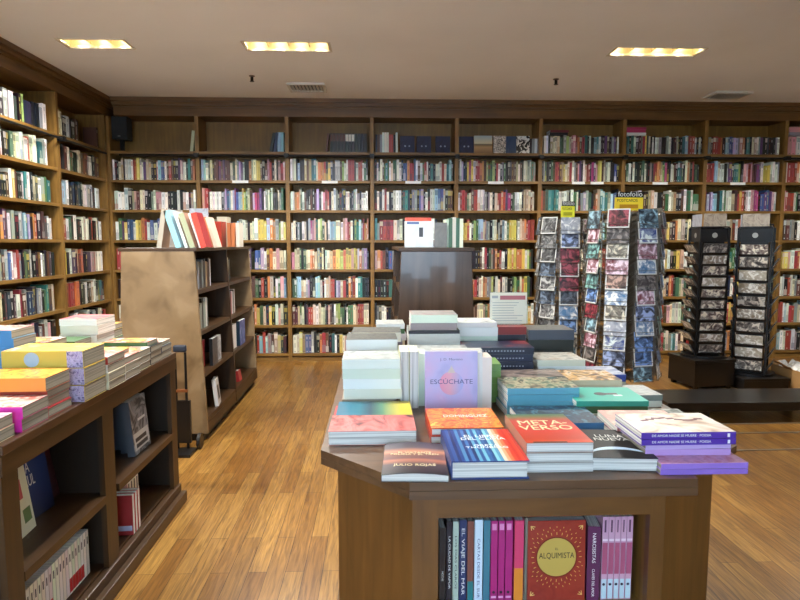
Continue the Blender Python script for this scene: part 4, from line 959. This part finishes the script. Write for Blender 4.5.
# middle rows
PATT = artmat('brown_gold_cover', [(30, 22, 18), (90, 60, 40), (196, 150, 70), (226, 206, 186), (60, 40, 30)], 16, 1.5)
pile(.60, 2.32, TT, [(.18, .26, .03, 'k'), (.18, .26, .03, 'k'), (.18, .26, .022, 'd', dict(top=artmat('black_stripe_cover', [(26, 26, 28), (30, 30, 34), (170, 150, 140), (20, 20, 24)], 18, .5, stretch=(3, .6, 1))))], 'the black patterned pile in the middle', GM, rz=90, jit=.004)
pile(.82, 2.30, TT, [(.19, .22, .03, 'w'), (.19, .22, .025, 'w'), (.19, .22, .025, 'c', dict(top=PATT))], 'the pile with a brown and gold cover', GM, rz=90, jit=.004)
pile(.98, 2.20, TT, [(.16, .13, .022, 'w'), (.16, .13, .022, 'a', dict(top=GREYC))], 'the small pair near the window-side table edge', GM, rz=90, jit=.002)
DR = artmat('dark_red_cover', [(20, 24, 44), (30, 34, 60), (160, 50, 40)], 5, .5)
pile(.50, 2.53, TT, [(.17, .30, .04, 'k'), (.17, .30, .035, 'k'), (.175, .30, .032, (26, 32, 56), dict(cn='navy', spine=(26, 32, 56))), (.175, .30, .030, (26, 32, 56), dict(cn='navy', spine=(30, 36, 62))), (.175, .30, .028, (30, 30, 50), dict(cn='navy', spine=(24, 28, 50), top=DR))], 'the big navy-spined stack', GM, rz=90, jit=.003)
pile(.765, 2.52, TT, [(.18, .20, .03, 'w'), (.18, .20, .03, 'w'), (.18, .20, .028, 'w'), (.18, .20, .026, 'w', dict(top=artmat('white_grey', [(120, 120, 116), (210, 206, 196), (150, 130, 110)], 14)))], 'the white-paged pile beside the navy stack', GM, rz=90, jit=.004)
pile(.95, 2.48, TT, [(.17, .15, .03, 'w'), (.17, .15, .03, 'b', dict(top=artmat('blue_white', [(90, 110, 160), (220, 224, 230)], 10)))], 'the low pile near the far window-side edge', GM, rz=90, jit=.002)
for o in [q for q in COL.objects if 'big navy-spined stack' in q.get('label', '')]:
    m = MB()
    for k in range(14): m.box(-.0879, -.0876, -.11 + k * .013, -.103 + k * .013, .011, .016, rgb(150, 152, 166))
    m.build('spine_title', PRINT, o)
# rear rows
pile(.245, 2.40, TT, [(.18, .25, .06, 'w'), (.18, .25, .06, 'w'), (.18, .25, .05, 'a', dict(top=GREYC))], 'the wide stack behind the lilac book', GM, rz=90, jit=.003)
pile(.245, 2.63, TT, [(.18, .22, .06, 'w'), (.18, .22, .06, 'w'), (.18, .22, .05, 'w'), (.18, .22, .040, 'a', dict(spine=(214, 214, 208))), (.18, .22, .014, 'k', dict(top=DKC)), (.175, .20, .03, 'a'), (.175, .20, .035, 'w', dict(top=artmat('grey_red_cover', [(120, 116, 112), (170, 166, 160), (150, 60, 60)], 8)))], 'the tallest white stack in the middle', GM, rz=90, jit=.003)
pile(.45, 2.74, TT, [(.17, .19, .06, 'w'), (.17, .19, .06, 'w'), (.17, .19, .06, 'w'), (.17, .19, .04, 'w'), (.17, .18, .022, 'w', dict(top=artmat('white_marks', [(60, 60, 60), (226, 226, 222), (240, 240, 236)], 14)))], 'the white stack under the notice', GM, rz=90, jit=.003)
RS_, zr = pile(.61, 2.75, TT, [(.17, .13, .06, 'd'), (.17, .13, .06, 'k'), (.17, .13, .065, 'k'), (.17, .13, .035, (150, 44, 38), dict(cn='red', spine=(140, 40, 36), top=artmat('redcov', [(140, 36, 34), (170, 60, 50)], 6)))], 'the narrow red stack', GM, rz=90, jit=.001)
pile(.79, 2.75, TT, [(.17, .21, .06, 'd'), (.17, .21, .05, 'd'), (.17, .21, .05, 'k'), (.17, .21, .045, (74, 78, 88), dict(cn='charcoal', spine=(74, 78, 88), top=DKC))], 'the charcoal-spined stack at the far edge', GM, rz=90, jit=.002)
# acrylic notice
r = empty('notice_holder', T(.610, 2.75, zr + .0006), 'clear upright holder with a printed price notice standing on the stacks', 'sign')
ACR, nt_, b_ = newmat('acrylic'); b_.inputs['Transmission Weight'].default_value = .9; b_.inputs['Roughness'].default_value = .05; b_.inputs['IOR'].default_value = 1.1; b_.inputs['Base Color'].default_value = rgb(236, 240, 240)
m = MB(); m.box(-.088, .088, .0025, .0045, 0, .150); m.box(-.06, .06, -.03, .04, -.0, .002); m.build('holder', ACR, r)
m = MB(); m.box(-.086, .086, 0, .002, .003, .148, rgb(232, 226, 204)); m.box(-.04, .078, -.0008, 0, .115, .134, rgb(190, 104, 106)); m.box(-.078, -.05, -.0008, 0, .122, .134, rgb(170, 170, 166))
for k in range(8): m.box(-.075 + (.0 if k % 2 else .0), .02 + .05 * random.random(), -.0008, 0, .10 - k * .012, .1022 - k * .012, rgb(150, 150, 146))
m.build('sheet', PRINT, r)
#CUT2

# ------------------------------------------------------------------ postcard spinners
CARDCOL = [(130, 144, 180), (180, 190, 206), (110, 104, 104), (160, 130, 120), (200, 170, 184), (130, 160, 176), (100, 130, 180), (80, 84, 96), (176, 170, 156), (130, 56, 66), (110, 150, 150), (210, 212, 218), (190, 200, 214)]
BWCOL = [(110, 110, 112), (150, 150, 152), (70, 70, 74), (176, 176, 176), (96, 110, 130)]
YSIGN = plain('yellow_sign', rgb(255, 220, 50), .6)
YSIGN2 = plain('lemon_sign', rgb(250, 244, 60), .6)
def spinner(x, y, zb, zt, R, ncol, rot, lab, cards, sign, skip, rackname):
    r = empty('postcard_rack', T(x, y, 0), lab, 'postcard rack', 'wire postcard spinners')
    m = MB(); m.cyl((0, 0, .03), (0, 0, zt + .03), .014, 12); m.build('pole', WIRE, r)
    m = MB(); m.cyl((0, 0, 0), (0, 0, .03), .24, 28, .22); m.build('base', BLACKM, r)
    m = MB(); m.cyl((0, 0, zb - .01), (0, 0, zb), R * .55, 20); m.cyl((0, 0, zt), (0, 0, zt + .01), R * .55, 20); m.build('hub', WIRE, r)
    nrow = 11; pitch = (zt - zb) / nrow; cw = .138
    k = 0
    for c in range(ncol):
        a = rot + 360 * c / ncol
        Mc = RZ(a)
        m = MB()
        for sx in (-1, 1):
            m.cyl((sx * (cw / 2 + .004), -R + .028, zb), (sx * (cw / 2 + .004), -R + .028, zt), .0028, 5)
            m.cyl((sx * (cw / 2 + .004), -R + .028, zb + .005), (0, -.01, zb + .005), .003, 5); m.cyl((sx * (cw / 2 + .004), -R + .028, zt - .005), (0, -.01, zt - .005), .003, 5)
            for i in range(nrow):
                z0 = zb + pitch * i
                m.cyl((sx * (cw / 2 + .004), -R + .028, z0 + .002), (sx * (cw / 2 + .004), -R - .004, z0 + .002), .0018, 4)
                m.cyl((sx * (cw / 2 + .004), -R - .004, z0 + .002), (sx * (cw / 2 + .004), -R - .002, z0 + .035), .0018, 4)
        for i in range(nrow):
            z0 = zb + pitch * i
            for sx in (-1, 1): m.cyl((sx * .01, -.03, z0 - .03), (sx * (cw / 2 + .005), -R + .02, z0 + .05), .002, 4); m.cyl((sx * .008, -.02, z0 + .04), (sx * (cw / 2 + .014), -R + .0, z0 + .11), .0016, 4)
            m.cyl((-cw / 2 - .004, -R - .004, z0 + .002), (cw / 2 + .004, -R - .004, z0 + .002), .0018, 4); m.cyl((-cw / 2 - .004, -R - .003, z0 + .03), (cw / 2 + .004, -R - .003, z0 + .03), .0018, 4)
        m.build('wire_column', WIRE, r, Mc)
        if c in skip: continue
        for i in range(nrow):
            z0 = zb + pitch * i + .005
            col = random.choice(cards(c, i)); h = random.uniform(.108, .13) if (c + i) % 3 else .14
            m = MB()
            m.box(-cw / 2, cw / 2, -.004, .0, 0, h, rgb(120, 114, 104), fc=dict(f=rgb(226, 224, 218)))
            bd = .008 if (i + c) % 2 else .0
            m.quad([(-cw / 2 + bd, -.0045, bd), (cw / 2 - bd, -.0045, bd), (cw / 2 - bd, -.0045, h - bd), (-cw / 2 + bd, -.0045, h - bd)], rgb(*col), 1)
            o = m.build('postcard', [PRINT, CARDM])
            o.matrix_world = T(x, y, 0) @ Mc @ T(0, -R + .006, z0) @ RX(-9)
            tag(o, 'postcard, %s pocket down, %s column of the %s' % (ORD[nrow - 1 - i], {0: 'camera-facing'}.get(c, ['', 'next round', 'second round', 'third round', 'rear', 'fifth round', 'sixth round', 'last'][c % 8]), rackname), 'postcard', 'postcards in the ' + rackname)
            k += 1
    # sign
    w, h, zs, mat = sign
    s = MB(); s.box(-w / 2, w / 2, -.003, .003, 0, h); so = s.build('sign', mat, r, T(0, -.04, zs))
    text('lettering', 'POSTCARDS', h * .32, T(-w * .06, -.0034, h * .76) @ RX(90), BLACK_INK, so, w * .72)
    m = MB(); m.box(-w * .33, w * .33, -.0034, -.003, h * .16, h * .46, rgb(214, 150, 30) if w > .15 else rgb(190, 186, 40)); m.build('sign_bar', PRINT, so)
    m = MB(); m.box(-w * .44, w * .52, -.002, .002, h, h * 1.42); tp = m.build('sign_topper', BLACK, so)
    text('lettering', 'fotofolio', h * .55, T(w * .04, -.0026, h * 1.24) @ RX(90), WHITE_INK, tp, w * .86)
    m = MB(); m.cyl((0, 0, zt + .01 - zs), (0, 0, zs + .01 - zs), .006, 8); m.build('sign_post', WIRE, so, T(0, .01, 0))
spinner(1.67, 4.0, .55, 1.64, .25, 8, 12, 'nearer wire postcard spinner topped by the larger yellow POSTCARDS sign', lambda c, i: CARDCOL, (.19, .085, 1.665, YSIGN), (4, ), 'nearer spinner')
spinner(1.46, 4.62, .45, 1.62, .22, 8, -8, 'wire postcard spinner behind, with the smaller lemon yellow sign', lambda c, i: BWCOL if c in (7, 6) else CARDCOL, (.105, .085, 1.645, YSIGN2), (3, 4), 'rear spinner')

# ------------------------------------------------------------------ black card towers
HDR = artmat('header_photo', [(110, 96, 84), (150, 140, 128), (90, 80, 74)], 10)
def tower(x, y, z0, z1, s, rot, lab, faces, tname, side_cards):
    r = empty('card_tower', T(x, y, z0) @ RZ(rot), lab, 'card display tower', 'black card display towers')
    h = z1 - z0; q = s / 2
    m = MB(); m.cyl((0, 0, 0), (0, 0, .022), s * .78, 36); m.build('base', BLACKM, r)
    m = MB(); m.box(-q + .03, q - .03, -q + .03, q - .03, .022, h - .005); m.build('core', BLACK, r)
    m = MB(); 
    for sx in (-1, 1):
        for sy in (-1, 1): m.box(sx * q - .009, sx * q + .009, sy * q - .009, sy * q + .009, .022, h)
    m.build('corner_posts', BLACKM, r)
    m = MB(); m.box(-q, q, -q, q, h, h + .012); m.build('cap', BLACKM, r)
    n = 10; top = h - .15; pitch = (top - .04) / n
    for f in range(4):
        Mf = RZ(90 * f)
        hd = MB(); hd.box(-q + .01, q - .01, -q + .004, -q + .012, h - .14, h - .004); ho = hd.build('header', BLACKM, r, Mf)
        lg = MB(); lg.cyl((0, -q + .0035, h - .075), (0, -q + .004, h - .075), .026, 20); lg.build('emblem', plain('silver_emblem', rgb(150, 150, 146), .4, .3), ho)
        pk = MB()
        for i in range(n):
            zz = .04 + pitch * i
            pk.box(-q + .012, q - .012, -.003, .003, 0, .018, M=T(0, -q - .012, zz) @ RX(18)); pk.box(-q + .012, q - .012, -q - .010, -q + .028, zz - .004, zz)
        pk.build('pockets', BLACK, r, Mf)
        if f not in faces: continue
        for i in range(n):
            zz = .04 + pitch * i + .001
            cm = MB(); ww = s * .82; hh = pitch * .92; dz = random.uniform(-.004, .004)
            g = random.choice([(206, 202, 196), (180, 176, 170), (220, 216, 208), (160, 156, 152), (190, 184, 176)]) if f != side_cards[0] or side_cards[0] == 3 else random.choice([(190, 200, 210), (226, 210, 90), (180, 150, 130), (150, 170, 176)])
            cm.box(-ww / 2, ww / 2, 0, .012, 0, hh + dz, rgb(60, 58, 56)); cm.quad([(-ww / 2, -.0006, 0), (ww / 2, -.0006, 0), (ww / 2, -.0006, hh + dz), (-ww / 2, -.0006, hh + dz)], rgb(*g), 1)
            o = cm.build('greeting_card', [PRINT, CARDM]); tilt = 16 if f != side_cards[0] else side_cards[1]
            o.matrix_world = T(x, y, z0) @ RZ(rot) @ Mf @ T(0, -q - .004, zz) @ RX(tilt)
            tag(o, 'printed card bundle, %s slot up, %s face of the %s' % (ORD[i], ['front', 'window-side', 'rear', 'aisle-side'][f], tname), 'card', 'cards in the ' + tname)
    tc = MB(); tc.box(-q * .8, q * .8, 0, .006, 0, .125); tc.build('top_card', HDR, r, T(0, -q + .01, h + .012))
    tc = MB(); tc.box(-q * .8, q * .8, 0, .006, 0, .12); tc.build('top_card', artmat('header_photo2', [(130, 130, 136), (170, 170, 178)], 8), r, RZ(-90) @ T(0, -q + .01, h + .012))
tower(3.33, 5.93, .305, 1.60, .27, -6, 'black card tower on a square black box, turned cornerwise', (0, 3, 1), 'corner-turned tower', (3, 34))
tower(3.82, 5.93, .125, 1.60, .29, -38, 'black card tower on a low black plinth, facing the camera squarely', (0, 1, 3), 'squarely facing tower', (1, 32))
r = empty('box_plinth', T(3.31, 5.93, 0) @ RZ(8), 'tall black box plinth under the corner-turned card tower', 'plinth', 'black plinths')
m = MB(); m.box(-.22, .22, -.21, .21, .035, .27); m.build('body', BLACK, r); m = MB(); m.box(-.23, .23, -.22, .22, .27, .302); m.build('top_board', BLACK, r, bevel=.003)
for sx in (-1, 1):
    for sy in (-1, 1): m = MB(); m.box(sx * .18 - .02, sx * .18 + .02, sy * .17 - .02, sy * .17 + .02, 0, .035); m.build('foot', BLACK, r)
r = empty('box_plinth', T(3.86, 5.92, 0) @ RZ(2), 'low wide black box plinth under the squarely facing card tower', 'plinth', 'black plinths')
m = MB(); m.box(-.27, .19, -.26, .28, 0, .095); m.build('body', BLACK, r); m = MB(); m.box(-.28, .20, -.27, .29, .095, .122); m.build('top_board', BLACK, r, bevel=.003)
# low platform bench
r = empty('platform_bench', T(3.9, 4.9, 0), 'long low black platform bench on the floor past the central table', 'bench')
m = MB(); m.box(-1.55, 1.9, -.235, .22, .085, .16); m.build('top', wood('black_stained_wood', rgb(16, 14, 13), rgb(32, 27, 23), 'x', 1, .3), r, bevel=.004)
for xx in (-1.2, -.28, .7, 1.7):
    for yy in (-.15, .15): m = MB(); m.box(xx - .03, xx + .03, yy - .03, yy + .03, 0, .085); m.build('foot', BLACK, r)
BR = plain('brass_strip', rgb(176, 168, 156), .3, .8)
for k, (xa, xb, yy, dy) in enumerate(((2.3, 4.7, 4.60, -.0), (2.3, 4.6, 4.36, .03), (2.4, 4.4, 3.99, .03))):
    m = MB(); m.quad([(xa, yy - .006, .0), (xb, yy + dy * 2 - .006, .0), (xb, yy + dy * 2 + .006, .0), (xa, yy + .006, .0)])
    m = MB(); m.prism([(xa, yy - .007), (xb, yy + dy - .007), (xb, yy + dy + .007), (xa, yy + .007)], .0005, .006)
    tag(m.build('floor_strip', BR), 'thin pale metal floor strip, %s the black bench' % ['just in front of', 'second out from', 'farthest out from'][k], 'floor strip', 'metal floor strips')
# cardboard box with wrapping
CB = artmat('cardboard', [(176, 132, 80), (190, 146, 92)], 5, .5, rough=.8)
r = empty('cardboard_box', T(4.28, 5.80, 0), 'open cardboard box with dark printing beside the low plinth', 'box')
m = MB(); t = .006; a, d, h = .17, .22, .20
m.box(-a, a, -d, -d + t, 0, h); m.box(-a, a, d - t, d, 0, h); m.box(-a, -a + t, -d + t, d - t, 0, h); m.box(a - t, a, -d + t, d - t, 0, h); m.box(-a + t, a - t, -d + t, d - t, 0, t); m.build('carton', CB, r)
m = MB(); m.box(-.0, .17, -.11, 0, 0, .004, M=T(-a, 0, h) @ RY(-150)); m.box(-a, a, -.10, 0, 0, .004, M=T(0, -d, h) @ RX(35)); m.build('flap', CB, r)
m = MB()
for k in range(5): m.box(-.14 + k * .045, -.11 + k * .045, -d - .001, -d, .05, .09 - .01 * (k % 2), rgb(50, 40, 36))
m.build('printing', PRINT, r)
m = MB()
random.seed(3); gx = 9; pts = [[(-a + .02 + (2 * a - .04) * i / (gx - 1), -d + .02 + (2 * d - .04) * j / (gx - 1), h - .05 + random.uniform(0, .10)) for j in range(gx)] for i in range(gx)]
for i in range(gx - 1):
    for j in range(gx - 1): m.quad([pts[i][j], pts[i + 1][j], pts[i + 1][j + 1]]); m.quad([pts[i][j], pts[i + 1][j + 1], pts[i][j + 1]])
tag(m.build('packing_wrap', plain('glossy_wrap', rgb(214, 210, 204), .15), None, T(4.28, 5.80, 0)), 'crumpled pale glossy wrap filling the open cardboard box', 'packing wrap')

# ------------------------------------------------------------------ light and camera
w = bpy.data.worlds.new('daylight'); S.world = w; w.use_nodes = True
bg = w.node_tree.nodes['Background']; bg.inputs[0].default_value = (.56, .78, 1., 1); bg.inputs[1].default_value = 9.6
for i, (a, b) in enumerate(WN):
    l = bpy.data.lights.new('window_portal', 'AREA'); l.shape = 'RECTANGLE'; l.size = b - a; l.size_y = z1w - z0w; l.cycles.is_portal = True
    o = bpy.data.objects.new('window_portal', l); COL.objects.link(o); o.location = ((a + b) / 2, YF - .12, (z0w + z1w) / 2); o.rotation_euler = (math.radians(90), 0, 0)
cam = bpy.data.cameras.new('camera'); cam.sensor_width = 36; cam.lens = 27.0; cam.clip_start = .05
co = bpy.data.objects.new('camera', cam); COL.objects.link(co)
co.location = (0, 0, 1.45); co.rotation_euler = (math.radians(90 - 5.43), 0, math.radians(-2.2)); S.camera = co
S.view_settings.view_transform = 'Standard'; S.view_settings.look = 'None'; S.view_settings.gamma = 1; S.view_settings.use_curve_mapping = False
S.view_settings.exposure = 0.10
print('BOOKS', NB[0])
